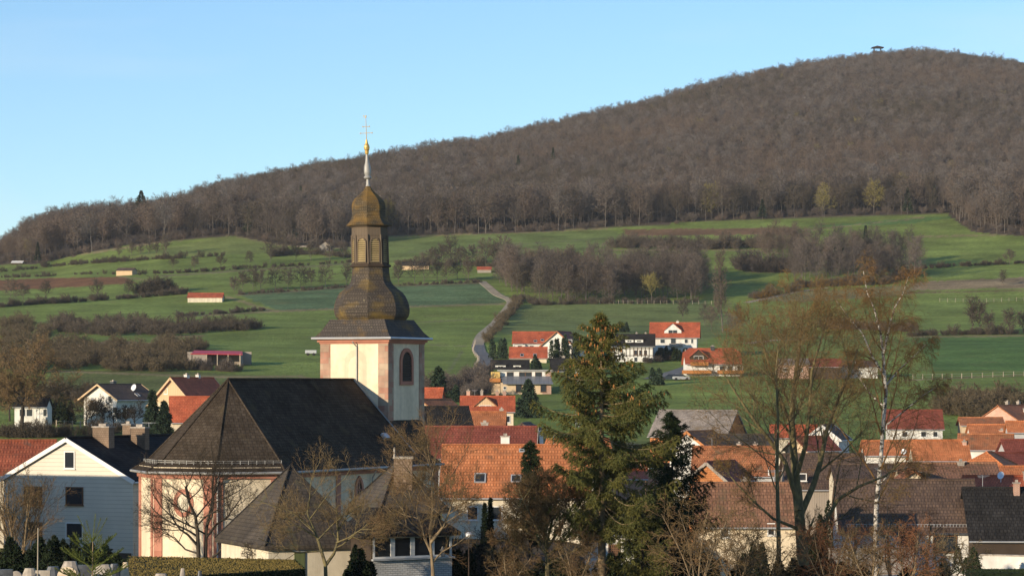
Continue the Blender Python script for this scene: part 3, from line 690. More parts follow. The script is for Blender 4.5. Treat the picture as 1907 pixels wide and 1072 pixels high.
# ---------------------------------------------------------------- houses
def house(name, label, px, d, ang, Ln, Wd, eave, ridge, roof='orange', wall='white', kind='gable', hip=None, oh=.35, ohg=.3, wins=(), chims=(), group='village houses', cat='house',
          gable=None, base=None, verge=None, gutter=True, half=0, dish=None, lights=(), balconies=(), th=.16):
    """px, d: middle of the house; ang: ridge direction (0 = across the view, 90 = away); eave, ridge: photo rows at d"""
    c = W(px, HY, d); zr = (HY-ridge)*d/F; ze = (HY-eave)*d/F
    zg = gz(c.x, c.y) if base is None else (HY-base)*d/F
    a = Vector((math.cos(R(ang)), math.sin(R(ang)), 0)); b = Vector((-a.y, a.x, 0))      # along ridge; b away from the front
    root = thing(name, label, cat, (c.x, c.y, zg), group)
    P = lambda x, y, z: Vector((c.x, c.y, 0))+a*x+b*y+Z*z
    hl, hw = Ln/2, Wd/2; zb = zg-1.2; tan = (zr-ze)/(hw+oh); zw = zr-hw*tan-.02
    mb = MB()
    k = [(-hl, -hw), (hl, -hw), (hl, hw), (-hl, hw)]
    for i in range(4):
        (x0, y0), (x1, y1) = k[i], k[(i+1) % 4]
        if i in (1, 3) and kind == 'gable' and gable is None:
            mb.poly([P(x0, y0, zb), P(x1, y1, zb), P(x1, y1, zw), P(x0, 0, zr-.04), P(x0, y0, zw)])
        else: mb.poly([P(x0, y0, zb), P(x1, y1, zb), P(x1, y1, zw), P(x0, y0, zw)])
    mb.build('wall', wall, root)
    if gable and kind == 'gable':
        mb = MB()
        for s in (-1, 1):
            t = [P(s*hl, -hw*s, zw), P(s*hl, hw*s, zw), P(s*hl, 0, zr-.04)]; o = a*s*.06
            mb.prism([q+o for q in t], [q-o*.2 for q in t])
        mb.build('gable', gable, root)
    mb = MB(); E = hw+oh; X = hl+ohg
    if kind == 'gable':
        xr = X-half*E; zc = zr-half*(zr-ze) if half else zr
        if half:
            yc = E*half
            mb.slab([P(-X, -E, ze), P(X, -E, ze), P(X, -yc, zc), P(xr, 0, zr), P(-xr, 0, zr), P(-X, -yc, zc)], th)
            mb.slab([P(X, E, ze), P(-X, E, ze), P(-X, yc, zc), P(-xr, 0, zr), P(xr, 0, zr), P(X, yc, zc)], th)
            mb.slab([P(X, -yc, zc), P(X, yc, zc), P(xr, 0, zr)], th); mb.slab([P(-X, yc, zc), P(-X, -yc, zc), P(-xr, 0, zr)], th)
        else:
            mb.slab([P(-X, -E, ze), P(X, -E, ze), P(X, 0, zr), P(-X, 0, zr)], th)
            mb.slab([P(X, E, ze), P(-X, E, ze), P(-X, 0, zr), P(X, 0, zr)], th)
        r0, r1 = P(-xr if half else -X, 0, zr), P(xr if half else X, 0, zr)
    else:
        hp = hip if hip is not None else E
        q = [P(-X, -E, ze), P(X, -E, ze), P(X, E, ze), P(-X, E, ze)]; r0, r1 = P(-X+hp, 0, zr), P(X-hp, 0, zr)
        mb.poly([q[0], q[1], r1, r0]); mb.poly([q[1], q[2], r1]); mb.poly([q[2], q[3], r0, r1]); mb.poly([q[3], q[0], r0])
        mb.prism(q, [p-Z*th for p in q])
    rf = mb.build('roof', roof, root)
    mb = MB(); mb.tube(r0+Z*.02, r1+Z*.02, .11, .11, 7)
    if kind == 'hip':
        for p in (q[0], q[3]): mb.tube(p, r0, .09, .09)
        for p in (q[1], q[2]): mb.tube(p, r1, .09, .09)
    mb.build('ridge_cap', roof, rf)
    if verge and kind == 'gable':
        mb = MB()
        for s in (-1, 1):
            for t in (-1, 1):
                p, w_ = P(s*(X+.02), t*E, ze-.1), P(s*(X+.02), 0, zr-.1); dd = (w_-p).normalized(); nn = dd.cross(a)
                mb.box((p+w_)/2, dd, a, nn, (w_-p).length/2, .035, .15)
        mb.build('bargeboard', verge, root)
    if gutter:
        mb = MB()
        for s in (-1, 1): mb.tube(P(-X, s*(E+.06), ze-.1), P(X, s*(E+.06), ze-.1), .07, .07, 6)
        mb.build('gutter', 'zinc' if gutter is True else gutter, rf)
    for ch in chims:                     # (x, y, width, depth, height above ridge, material)
        x, y, w, dp, up, mt = ch; z0 = zr-abs(y)*tan-.6
        m2 = MB(); m2.box(P(x, y, (z0+zr+up)/2), a, b, Z, w/2, dp/2, (zr+up-z0)/2); c_ = m2.build('chimney', mt, rf)
        m2 = MB(); m2.box(P(x, y, zr+up+.05), a, b, Z, w/2+.06, dp/2+.06, .05); m2.box(P(x, y, zr+up+.2), a, b, Z, w*.22, dp*.22, .1); m2.build('chimney_cap', 'stone', c_)
    faces = {'f': (P(0, -hw, 0), -b), 'b': (P(0, hw, 0), b), 'l': (P(-hl, 0, 0), -a), 'r': (P(hl, 0, 0), a)}
    for wv in wins:                      # (face, px, py, w, h, options)
        fc, wx, wy, w, h = wv[:5]; op = wv[5] if len(wv) > 5 else {}
        p0, n = faces[fc]; window(root, hit(wx, wy, p0, n), n, w, h, **op)
    sn = (Z*E-b*(zr-ze)).normalized()    # front slope
    for lx, ly, w, h in lights:
        cc = hit(lx, ly, P(0, -E, ze), sn); u = a; v = sn.cross(u); m2 = MB()
        ou = [cc+u*x*w/2+v*y*h/2 for x, y in ((-1, -1), (1, -1), (1, 1), (-1, 1))]; inn = [cc+u*x*(w/2-.1)+v*y*(h/2-.1) for x, y in ((-1, -1), (1, -1), (1, 1), (-1, 1))]
        m2.ring(ou, inn, sn, .1); f = m2.build('skylight', 'zinc', rf); m2 = MB(); m2.poly([p+sn*.05 for p in inn]); m2.build('pane', 'glass', f)
    for fc, bx, by, w, hh, dp, mt in balconies:
        p0, n = faces[fc]; cc = hit(bx, by, p0, n); u = Z.cross(n); m2 = MB()
        m2.box(cc+n*dp, u, n, Z, w/2, .05, hh/2); m2.box(cc+n*dp/2-Z*hh/2, u, n, Z, w/2, dp/2, .07)
        for s in (-1, 1): m2.box(cc+n*dp/2+u*s*(w/2-.04), u, n, Z, .04, dp/2, hh/2)
        m2.build('balcony', mt, root)
    if dish:
        x, y, up, s = dish; cc = P(x, y, zr-abs(y)*tan+up); n = Vector((-.55, -.75, .36)).normalized(); u = Z.cross(n).normalized(); v = n.cross(u); m2 = MB(); kk = 14
        rim = [cc+u*math.cos(2*math.pi*i/kk)*s+v*math.sin(2*math.pi*i/kk)*s*1.1 for i in range(kk)]
        for i in range(kk): m2.poly([rim[i], rim[(i+1) % kk], cc-n*s*.3])
        m2.tube(cc-n*s*.3, P(x, y, zr-abs(y)*tan-.1), .03, .03, 5); m2.tube(cc-v*s, cc+n*s*.6, .015, .015, 4); m2.build('satellite_dish', 'opal', rf)
    return dict(root=root, P=P, roof=rf, faces=faces, ze=ze, zr=zr, zw=zw, a=a, b=b, zg=zg)
def dormer(H, px, py, w, h, depth=1.6, roof=None, wall='white', win=True, flat=False):
    """small gabled dormer on the front slope of house H, its face seen at px, py"""
    P, a, b = H['P'], H['a'], H['b']; root = H['root']
    d = P(0, 0, 0).y; n = -b; base = hit(px, py, H['faces']['f'][0]+b*.9, n)
    mb = MB(); o = lambda x, y, z: base+a*x+b*y+Z*z
    mb.prism([o(-w/2, 0, h/2), o(w/2, 0, h/2), o(w/2, depth, h/2), o(-w/2, depth, h/2)], [o(-w/2, 0, -h/2), o(w/2, 0, -h/2), o(w/2, depth, -h/2), o(-w/2, depth, -h/2)])
    if not flat: mb.prism([o(0, -.0, h/2+w*.42)]*1+[o(w/2, 0, h/2), o(-w/2, 0, h/2)][::-1], [o(0, depth, h/2+w*.42)]+[o(w/2, depth, h/2), o(-w/2, depth, h/2)][::-1])
    dm = mb.build('dormer', wall, root); mb = MB()
    if flat: mb.box(o(0, depth/2-.15, h/2+.07), a, b, Z, w/2+.2, depth/2+.2, .08)
    else:
        mb.slab([o(-w/2-.25, -.25, h/2-.16), o(0, -.25, h/2+w*.42+.06), o(0, depth+1, h/2+w*.42+.06), o(-w/2-.25, depth, h/2-.16)][::-1], .1)
        mb.slab([o(w/2+.25, -.25, h/2-.16), o(w/2+.25, depth, h/2-.16), o(0, depth+1, h/2+w*.42+.06), o(0, -.25, h/2+w*.42+.06)][::-1], .1)
    mb.build('dormer_roof', roof or 'red', dm)
    if win: window(root, base+Z*(0 if flat else .25*h), n, w*.55, h*(.62 if flat else .8), bars=1)
    return dm
WB = dict(frame='brownframe')

# -- the white weatherboarded house left of the church
HW = house('siding_house', 'white weatherboarded gable house with brown slate-clad chimneys, half in shade', 226, 221.3, 64, 14.2, 11.5, 888, 812.5, roof='darkslate', wall='siding', ohg=.25, oh=.25, verge='frame', group=None,
   wins=[('l', 130, 856, .95, 1.3, dict(fw=.08)), ('l', 139, 923, 1.55, 1.35, dict(frame='brownframe')), ('l', 139, 987, 1.55, 1.2, dict(frame='frame')), ('l', 62, 922, 1.6, 1.35, dict(frame='brownframe')), ('l', 62, 986, 1.6, 1.2, dict(frame='brownframe'))],
   chims=[(-3.6, -1.0+.2, .75, 1.45, .75, 'chimslate'), (1.9, 0.6, .6, .75, .85, 'chimslate'), (.6, -1.3, .62, 1.25, .65, 'chimslate')])
_p = HW['P']; mb = MB(); mb.prism([_p(x, y, -12.55) for x, y in ((-7.2, -5.6), (7.2, -5.6), (7.2, 5.6), (-7.2, 5.6))], [_p(x, y, -14.8) for x, y in ((-7.2, -5.6), (7.2, -5.6), (7.2, 5.6), (-7.2, 5.6))]); mb.build('plinth', 'basement', HW['root'])
house('red_roof_house', 'low house with worn red tiled roof behind the white weatherboarded house', -15, 238, 4, 10.0, 8, 882, 820, roof='redworn', wall='warmwhite', group=None)
# unseen barn added at the left so its shadow crosses the white gable
house('shadow_barn', 'unseen long barn added to cast the shadow on the white gable', -259, 202, -26, 15, 8, 892, 806, roof='brown', wall='greyboards', group=None, cat='barn')
# -- left village edge
house('garden_cottage', 'small white cottage with dark roof in the trees at the village edge', 62, 520, -4, 5.6, 5, 757, 739, roof='anthracite', wall='white', base=781, group=None, wins=[('f', 42, 768, 1.2, 1.4), ('f', 55, 768, 1.2, 1.4), ('f', 84, 768, .8, 1.4), ('f', 70, 770, .7, 1.7, dict(pane='frame'))])
H4 = house('dark_roof_house', 'white house with dark brown roof, satellite dish and wide gable', 222, 535, 52, 9.6, 8.6, 744, 715, roof='darkbrown', wall='white', base=786, verge='boards', group=None, oh=.9, ohg=.8, dish=(1.5, -2.2, .6, .6), lights=[(256, 735, .8, 1.0)],
   wins=[('l', 196, 763, 1.1, 1.2), ('l', 214, 763, 1.1, 1.2), ('l', 205, 742, 1.0, 1.1), ('l', 232, 766, 1.2, 1.2)], chims=[(-1, .5, .8, .8, .5, 'darkstone')])
H5 = house('timber_gable_house', 'red roofed house with pale timber gable, dish and two white chimneys', 358, 478, 62, 11.5, 8.2, 757, 703, roof='red', wall='cream', gable='boards', verge='boards', base=806, oh=.7, ohg=.6, group=None,
   wins=[('l', 309, 728, .75, 1.0), ('l', 309, 765, 1.2, 1.2), ('l', 290, 765, 1.0, 1.2)], chims=[(-1.3, .2, .8, .6, .45, 'white'), (2, .2, .6, .6, .45, 'white')])
house('side_wing_house', 'lower wing with bright red tiled roof in front of the timber gable house', 362, 470, 8, 7.6, 6.5, 786, 738, roof='red', wall='cream', base=806, group=None)
# -- behind the church
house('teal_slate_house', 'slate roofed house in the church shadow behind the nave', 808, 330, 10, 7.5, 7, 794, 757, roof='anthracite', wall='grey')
house('small_red_house', 'small house with red roof peeping out right of the tower', 790, 480, -8, 6, 5, 752, 722, roof='red', wall='beige')
house('brown_gable_house', 'brown boarded gable under an orange roof right of the tower', 812, 430, 55, 7, 5.4, 768, 743, roof='rust', wall='beige', gable='boards')
HC4 = house('half_timber_gable_house', 'red roofed house with a wooden cross gable and three chimneys', 908, 450, 0, 8.0, 6, 766, 737.5, roof='red', wall='cream', chims=[(-3, .3, .55, .5, .8, 'pinkbrick'), (-.9, .2, .4, .4, .8, 'stone'), (1.5, .5, .5, .5, .7, 'brick'), (2.6, .5, .5, .5, .7, 'brick')], wins=[('f', 945, 780, .9, 1.1)])
dormer(HC4, 904, 762, 3.3, 1.0, 2.2, 'rust', 'boards', True)
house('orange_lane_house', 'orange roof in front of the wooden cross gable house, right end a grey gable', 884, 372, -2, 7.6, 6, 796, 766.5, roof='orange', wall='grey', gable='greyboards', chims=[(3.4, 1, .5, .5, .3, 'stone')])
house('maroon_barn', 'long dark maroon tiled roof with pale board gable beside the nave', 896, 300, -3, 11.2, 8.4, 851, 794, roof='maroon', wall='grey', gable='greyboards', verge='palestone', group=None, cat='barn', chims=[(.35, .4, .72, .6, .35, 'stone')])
HC1 = house('orange_house', 'big orange tiled roof with white chimney and two roof windows', 962, 252, -2, 12.4, 8.8, 922, 828.5, roof='orange', wall='warmwhite', base=1000, group=None, chims=[(-1.0, .3, .75, .62, .72, 'white'), (5.2, 1.2, .5, .5, .9, 'white')], lights=[(894, 890, 1.0, 1.15), (961, 891, .9, .9), (972, 839, .5, .4)],
   wins=[('f', 880, 955, 1.0, 1.2), ('f', 925, 955, 1.0, 1.2)])
house('orange_ridge_house', 'orange roof half hidden behind the tall cone-laden spruce', 1076, 296, 12, 6, 7, 868, 817, roof='orange2', wall='warmwhite')
house('small_white_gable', 'tiny white gable just left of the tall spruce', 980, 352, 80, 6, 3.2, 800, 787, roof='darkbrown', wall='white')
house('red_shed', 'low shed with bright red roof behind the trunk of the tall spruce', 1155, 262, 0, 4.2, 4.5, 889, 874, roof='red', wall='brick', cat='shed')
house('brick_gable_shed', 'little brick building with an orange roof between the two spruces', 1188, 300, 70, 6, 3.6, 868, 842, roof='orange2', wall='brick', cat='shed')
house('trellis_house', 'blue-white rendered house with lattice window behind the spruce trunk', 1136, 182, -6, 2.8, 4.4, 990, 958, roof='darkslate', wall='white', base=1090, wins=[('f', 1144, 1035, .75, 1.5, dict(frame='brownframe', bars=4, cross=8)), ('f', 1170, 1020, .7, 1.2)])
# -- middle village
house('grey_roof_barn', 'large barn with weathered grey roof and a tile-hung orange gable', 1300, 440, -28, 12.5, 7.6, 812, 763.5, roof='greytile', wall='tilehung', gable='tilehung', group=None, cat='barn')
house('white_gable_house', 'white gable wall under an orange verge beside the dark spruce', 1304, 352, 64, 8, 4.6, 832, 802, roof='rust', wall='white', verge='tilehung', wins=[('l', 1292, 830, .6, .7)])
house('mossy_roof_shed', 'low shed with flat mossy grey roof behind the orange roofs', 1376, 380, -3, 9, 6, 828, 808, roof='hallslate', wall='grey', cat='shed')
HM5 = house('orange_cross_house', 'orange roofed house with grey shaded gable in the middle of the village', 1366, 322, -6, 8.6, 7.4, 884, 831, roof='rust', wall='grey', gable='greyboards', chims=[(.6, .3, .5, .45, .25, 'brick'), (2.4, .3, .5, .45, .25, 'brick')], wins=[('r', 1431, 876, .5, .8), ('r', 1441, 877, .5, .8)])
house('tile_hung_gable', 'small gable hung with orange tiles before the orange roofed house', 1342, 292, 62, 6.5, 4.0, 894, 858.5, roof='maroon', wall='tilehung', gable='tilehung', verge='greyboards')
HM7 = house('long_brown_house', 'long brown tiled roof over a whitewashed wall behind the tall alder', 1390, 222, -1, 7.7, 8.0, 975, 899, roof='brown', wall='cream', base=1042, group=None, chims=[(0, 1.2, .6, .6, .15, 'stone')], wins=[('f', 1436, 985, .6, .95), ('f', 1350, 990, .7, .9)])
house('dark_brown_house', 'dark brown roof over weathered board wall behind the alder trunks', 1532, 300, 1, 8, 8, 908, 845, roof='darkbrown', wall='greyboards', wins=[('f', 1495, 888, .8, .8)])
house('long_ridge_house', 'long dark brown roof under the birch crown', 1640, 290, 0, 9.5, 7, 893, 864, roof='darkbrown', wall='warmwhite')
house('white_window_gable', 'white gable with one dark window peeping through alder twigs', 1541, 400, 72, 7, 4.6, 818, 790, roof='darkbrown', wall='white', verge='frame', wins=[('l', 1538, 808, .8, 1.0, dict(frame='timber', bars=1, cross=1))])
house('far_red_house', 'red roof seen through the upper twigs of the alder', 1478, 430, -4, 6.5, 5, 814, 791, roof='red', wall='warmwhite')
house('far_maroon_house', 'dark red roof between the alder and the white gable', 1512, 380, 30, 5, 5, 838, 812, roof='maroon', wall='beige')
# -- right village
house('birch_red_house', 'dark red roof over white wall behind the birch trunk', 1702, 440, -3, 8.0, 6.5, 798, 763, roof='maroon', wall='white', wins=[('f', 1685, 808, .9, .9), ('f', 1720, 808, .9, .9), ('f', 1742, 808, .8, .9)])
house('birch_orange_house', 'bright orange roof just left of the birch trunk', 1652, 345, -1, 5.6, 6, 846, 820, roof='orange2', wall='white', dish=(1.6, -3.0, .25, .35))
house('orange_row_house', 'broad orange roof with brick end chimney right of the birch', 1748, 338, -1, 6.2, 6.4, 856, 819, roof='orange2', wall='warmwhite', chims=[(2.9, -.6, .45, .6, -.2, 'pinkbrick')])
house('brown_cross_house', 'brown roof behind the dark tiled house, with a small cream cross gable', 1762, 268, 0, 8.8, 7, 895, 862, roof='brown', wall='warmwhite', chims=[(1.3, -.3, .6, .5, .1, 'stone')])
house('cream_gable_house', 'small cream gable among the twigs right of the birch', 1697, 262, 88, 5, 2.5, 895, 873, roof='rust', wall='cream')
HR10 = house('dark_tile_house', 'dark brown tiled house with snow guard, white wall and large window', 1684, 236, -2, 10.8, 9.4, 985, 893, roof='darkbrown', wall='white', base=1042, group=None, gutter='darkstone', wins=[('f', 1760, 1012, 1.9, 1.35, WB), ('f', 1690, 1012, 1.4, 1.3, WB)])
_P, _zr, _ze = HR10['P'], HR10['zr'], HR10['ze']; mb = MB(); _q = lambda x, z=0: _P(x, -4.5, _ze+.42+z)
mb.tube(_q(-5), _q(4.9), .02, .02, 4); mb.tube(_q(-5, .2), _q(4.9, .2), .02, .02, 4)
for k in range(39): mb.box(_q(-5+k*.256, .1), (1, 0, 0), (0, 1, 0), Z, .015, .015, .14)
mb.build('snow_guard', 'zinc', HR10['roof'])
mb = MB(); mb.tube(_P(5.25, -4.85, _ze-.15), _P(5.25, -4.85, -16.5), .06, .06, 6); mb.build('downpipe', 'darkstone', HR10['root'])
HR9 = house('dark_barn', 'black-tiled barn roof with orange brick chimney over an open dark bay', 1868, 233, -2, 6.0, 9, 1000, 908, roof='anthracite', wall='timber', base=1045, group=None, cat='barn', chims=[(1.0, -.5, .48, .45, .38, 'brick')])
house('red_ridge_house', 'red tiled roof with white satellite dish above the black-tiled barn', 1862, 262, -1, 6.2, 5.4, 912, 886, roof='red', wall='white', dish=(-.1, -1.2, .62, .33), chims=[(2.3, -.8, .6, .5, .35, 'stone')])
house('hipped_orange_house', 'orange hipped roof with a dark red side slope', 1842, 300, 66, 7.5, 7.2, 884, 841, roof='orange2', wall='warmwhite', kind='hip', hip=3)
house('maroon_side_house', 'dark red roof in shade beside the orange hipped roof', 1888, 310, 24, 6.5, 6, 876, 842, roof='maroon', wall='beige')
house('far_right_orange', 'orange roof cut by the picture edge', 1900, 292, 8, 5.4, 5.5, 896, 868, roof='orange2', wall='warmwhite')
house('white_dormer_house', 'brown-orange roof with white shed dormer and white gable', 1836, 352, -12, 6.2, 6.2, 836, 808, roof='rust', wall='white')
house('orange_back_house', 'long orange-red roof with a brick chimney in the second row', 1846, 412, -2, 6.2, 6, 809, 790, roof='orange2', wall='white', chims=[(1.2, -2, .7, .5, -.8, 'pinkbrick')])
house('brown_back_house', 'low brown-orange roof beside the brick-gabled barn', 1826, 440, -1, 6.2, 5, 791, 777, roof='rust', wall='beige')
house('brick_gable_barn', 'tall barn with pale orange roof and pink brick gable', 1892, 470, 50, 11, 9.5, 790, 754, roof='rust', wall='pinkbrick', gable='pinkbrick', group=None, cat='barn', chims=[(-2, .4, .5, .5, .5, 'stone'), (1.5, .4, .5, .5, .5, 'stone'), (-.5, -2, .5, .5, -.6, 'stone')])
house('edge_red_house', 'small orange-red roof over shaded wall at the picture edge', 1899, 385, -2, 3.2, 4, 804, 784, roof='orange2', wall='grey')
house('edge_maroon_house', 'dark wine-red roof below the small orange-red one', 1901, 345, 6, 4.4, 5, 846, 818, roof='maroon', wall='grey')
# white garden wall and clipped hedge at the lower right
def gwall(name, label, p0, p1, h, th, mat, cat='wall'):
    p0, p1 = Vector(p0), Vector(p1); d = (p1-p0); d.z = 0; d.normalize(); n = Vector((-d.y, d.x, 0)); m2 = MB(); c = (p0+p1)/2
    m2.box(c-Z*(h/2), d, n, Z, (p1-p0).length/2, th/2, h/2); r = m2.build(name, mat, loc=(c.x, c.y, c.z-h)); tag(r, label, cat)
    m2 = MB(); m2.box(c+Z*.05, d, n, Z, (p1-p0).length/2+.03, th/2+.07, .05); m2.build('coping', 'stone', r)
gwall('garden_wall', 'whitewashed garden wall in front of the open barn bay', W(1800, 1034, 214), W(1925, 1034, 212), 2.3, .3, 'wallwhite')
gwall('yard_wall', 'grey rubble yard wall under the birch, half hidden by twigs', W(1545, 1022, 206), W(1700, 1020, 208), 1.9, .35, 'stone')

# -- houses on the meadow slope
house('long_white_house', 'long white house with red roof and a wide cross gable on the slope', 995, 800, 2, 11.5, 9, 640, 617.5, roof='red', wall='white', base=668, group=None, wins=[('f', 968, 647, 1.3, 1.2), ('f', 990, 647, 1.3, 1.2), ('f', 1008, 647, 1.2, 1.2)], lights=[(1010, 633, .9, 1.0), (997, 635, .9, 1.0)])
house('cross_gable_wing', 'white gable wing with rows of windows at the end of the long house', 1050, 797, 72, 12, 8.8, 645, 617, roof='maroon', wall='white', base=672, group=None, verge='rust', oh=.6, ohg=.6,
   wins=[('l', x, y, 1.1, 1.2) for x in (1028, 1037, 1053, 1062) for y in (636, 646)]+[('l', 1033, 657, 1.4, 1.6), ('l', 1056, 657, 1.4, 1.6)])
house('small_red_white_house', 'smaller white house with bright red roof and two roof windows', 984, 765, -1, 9.6, 7.5, 667, 646, roof='red', wall='cream', base=688, group=None, lights=[(972, 661, .9, 1.2), (996, 661, .9, 1.2)], wins=[('f', 960, 675, 1.1, 1.2), ('f', 1000, 675, 1.1, 1.2)])
def antenna(H, x, y, h, seed=0):
    P = H['P']; zr = H['zr']-abs(y)*.6; m2 = MB(); q = P(x, y, zr+h); m2.tube(P(x, y, zr-.4), q, .022, .018, 5)
    for k in range(5): m2.tube(q-H['a']*(.5-.06*k)-Z*.05*k+H['b']*(-.5+.25*k), q+H['a']*(.5-.06*k)-Z*.05*k+H['b']*(-.5+.25*k), .012, .012, 3)
    m2.tube(q-H['b']*.6, q+H['b']*.6, .012, .012, 3); m2.build('antenna', 'zinc', H['roof'])
for _H, _x in ((HC1, 3.2), (HC4, -2), (HM5, -2.4), (HM7, 2.2), (HR10, -2), (HR9, -1.6), (HW, 4.2)): antenna(_H, _x, .25, 1.15)
HD = house('grey_roof_bungalow', 'dark grey roofed house behind the modern solar house', 950, 722, -1, 9.2, 7, 689, 670, roof='anthracite', wall='cream', base=706, group=None)
dormer(HD, 932, 683, 2.6, .9, 2, 'anthracite', 'frame', True, True); dormer(HD, 963, 683, 1.9, .9, 2, 'anthracite', 'frame', True, True)
HS = house('grey_roof_white_house', 'white house with grey roof just left of the spruce top', 1062, 715, -2, 9.4, 7.5, 691, 667, roof='anthracite', wall='white', base=722, group=None, chims=[(-1.7, .3, .8, .6, .45, 'stone')], lights=[(1047, 684, .9, 1.2)], wins=[('f', 1037, 700, 1.0, 1.3), ('f', 1085, 703, 1.6, 1.3)])
HT = house('half_timbered_house', 'half-timbered white house with slate-grey roof and flat dormers', 1177, 775, -3, 11.3, 8, 645, 622, roof='anthracite', wall='white', gable='timber', base=674, group=None, oh=.6, ohg=.6, chims=[(1.2, .2, .5, .5, .3, 'stone'), (3.6, .2, .5, .5, .3, 'stone')],
   wins=[('f', x, 656, .8, 1.2, WB) for x in (1184, 1193, 1202)]+[('f', x, 669, 1.0, 1.3) for x in (1184, 1200)])
dormer(HT, 1172, 635, 2.2, .9, 2, 'anthracite', 'frame', True, True); dormer(HT, 1190, 635, 2.2, .9, 2, 'anthracite', 'frame', True, True)
mb = MB(); _P = HT['P']
for x in np.linspace(-5.6, 5.6, 12): mb.box(_P(x, -4.02, (HY-656)*775/F), HT['a'], HT['b'], Z, .1, .03, 1.25)
for z in (649, 662): mb.box(_P(0, -4.025, (HY-z)*775/F), HT['a'], HT['b'], Z, 5.65, .03, .1)
mb.build('timber_frame', 'timber', HT['root'])
HV = house('red_roof_villa', 'tall white villa with red roof, gabled balcony and central dormer', 1257, 790, -5, 12.0, 9, 629, 600.5, roof='red', wall='white', base=663, group=None, oh=.7, ohg=.9, chims=[(.7, .2, .7, .6, .35, 'white')],
   wins=[('f', 1234, 635, 1.35, 1.2), ('f', 1254, 635, 1.5, 1.5), ('f', 1278, 635, 1.0, 1.2), ('f', 1289, 635, .7, 1.3), ('f', 1234, 651, 1.35, 1.2), ('f', 1254, 652, 1.4, 1.4), ('f', 1278, 651, 1.0, 1.3), ('f', 1289, 651, .8, 1.3)], balconies=[('f', 1259, 642, 3.6, .8, 1.0, 'palestone')])
dormer(HV, 1253, 620.5, 4.6, 1.5, 3, 'red', 'white', True)
HA = house('chalet_house', 'red half-hipped chalet with orange-brown wooden balconies', 1325, 705, 2, 12.8, 9.4, 678, 648.5, roof='red', wall='white', base=711, group=None, half=.25, oh=.7, ohg=.5, chims=[(.2, -.4, .9, .8, .5, 'darkstone')],
   wins=[('f', x, 685, 1.4, 1.2) for x in (1345, 1360, 1378)], balconies=[('f', 1360, 692, 6.2, .8, 1.2, 'balcony'), ('f', 1302, 677, 4.2, .8, 1.5, 'balcony'), ('f', 1297, 692, 7.0, .8, 1.8, 'balcony')])
dormer(HA, 1301, 671, 4.2, 1.8, 3, 'red', 'timber', True)
for x in (1287, 1320): window(HA['root'], hit(x, 703, HA['faces']['f'][0], -HA['b']), -HA['b'], 1.8, 1.6, pane='frame', name='garage_door', panename='panel')
# modern solar house: clerestory storey behind a low mono-pitch of solar panels
def solar_house():
    d = 640; c = W(974, HY, d); zg = gz(c.x, c.y); r = thing('solar_house', 'modern flat roofed house with a slanting bank of solar panels', 'house', (c.x, c.y, zg))
    P = lambda px, y, py: Vector(((px-CX)*d/F, d+y, (HY-py)*d/F)); X = (1, 0, 0); Y = (0, 1, 0)
    def blk(name, x0, x1, y0, y1, p0, p1, mat):
        mb = MB(); a, b = P(x0, y0, p0), P(x1, y1, p1); c_ = (a+b)/2; mb.box(c_, X, Y, Z, abs(b.x-a.x)/2, abs(b.y-a.y)/2, abs(b.z-a.z)/2); return mb.build(name, mat, r)
    blk('upper_storey', 930, 1026, 3.2, 9, 690, 716, 'white'); blk('flat_roof', 926, 1030, 2.7, 9.4, 688, 690.5, 'lead')
    blk('ground_storey', 932, 1026, 0, 9, 712, 752, 'beige'); blk('brick_bay', 1010, 1026.5, -.06, 2, 712, 753, 'brick'); blk('brick_bay', 1016, 1027, 3.1, 4, 691, 712, 'brick')
    mb = MB(); mb.slab([P(937, -1.2, 714), P(1030, -1.2, 714), P(1026, 3.1, 700), P(931, 3.1, 700)], .15); sp = mb.build('solar_roof', 'solar', r)
    for x in (950, 973, 984, 1003): window(r, P(x, 3.2, 696.5), (0, -1, 0), 1.5, 1.0, frame='brownframe')
    for x in (966, 1012): window(r, P(x, -.06, 722), (0, -1, 0), 1.3, 1.8, frame='brownframe')
    window(r, P(940, 0, 722), (0, -1, 0), .7, .7); window(r, P(985, 0, 738), (0, -1, 0), 1.6, 1.3, frame='brownframe')
    blk('yellow_bay', 914, 931, 2, 8, 692, 712, plain('yellow_render', (.62, .42, .14))); blk('balcony', 912, 932, .6, 2, 704, 711, 'balcony'); blk('lower_bay', 915, 931, 2.1, 8, 711, 735, 'beige')
solar_house()
# low buildings right of the chalet, seen through the alder
house('brick_workshop', 'low brick workshop with grey roof seen through alder twigs', 1476, 690, 1, 7.0, 6, 678, 668, roof='greytile', wall='pinkbrick', base=702, group=None, cat='workshop', wins=[('f', 1462, 688, 1.2, .9), ('f', 1490, 688, 1.2, .9)])
house('dark_red_shed', 'shed with dark red-brown roof beside the brick workshop', 1535, 690, -2, 7.6, 6, 683, 668, roof='maroon', wall='timber', base=702, group=None, cat='shed')
house('white_garage', 'low white garage with brown roof behind the birch', 1598, 695, 0, 8.6, 6, 683, 672, roof='darkbrown', wall='white', base=699, group=None, cat='garage')
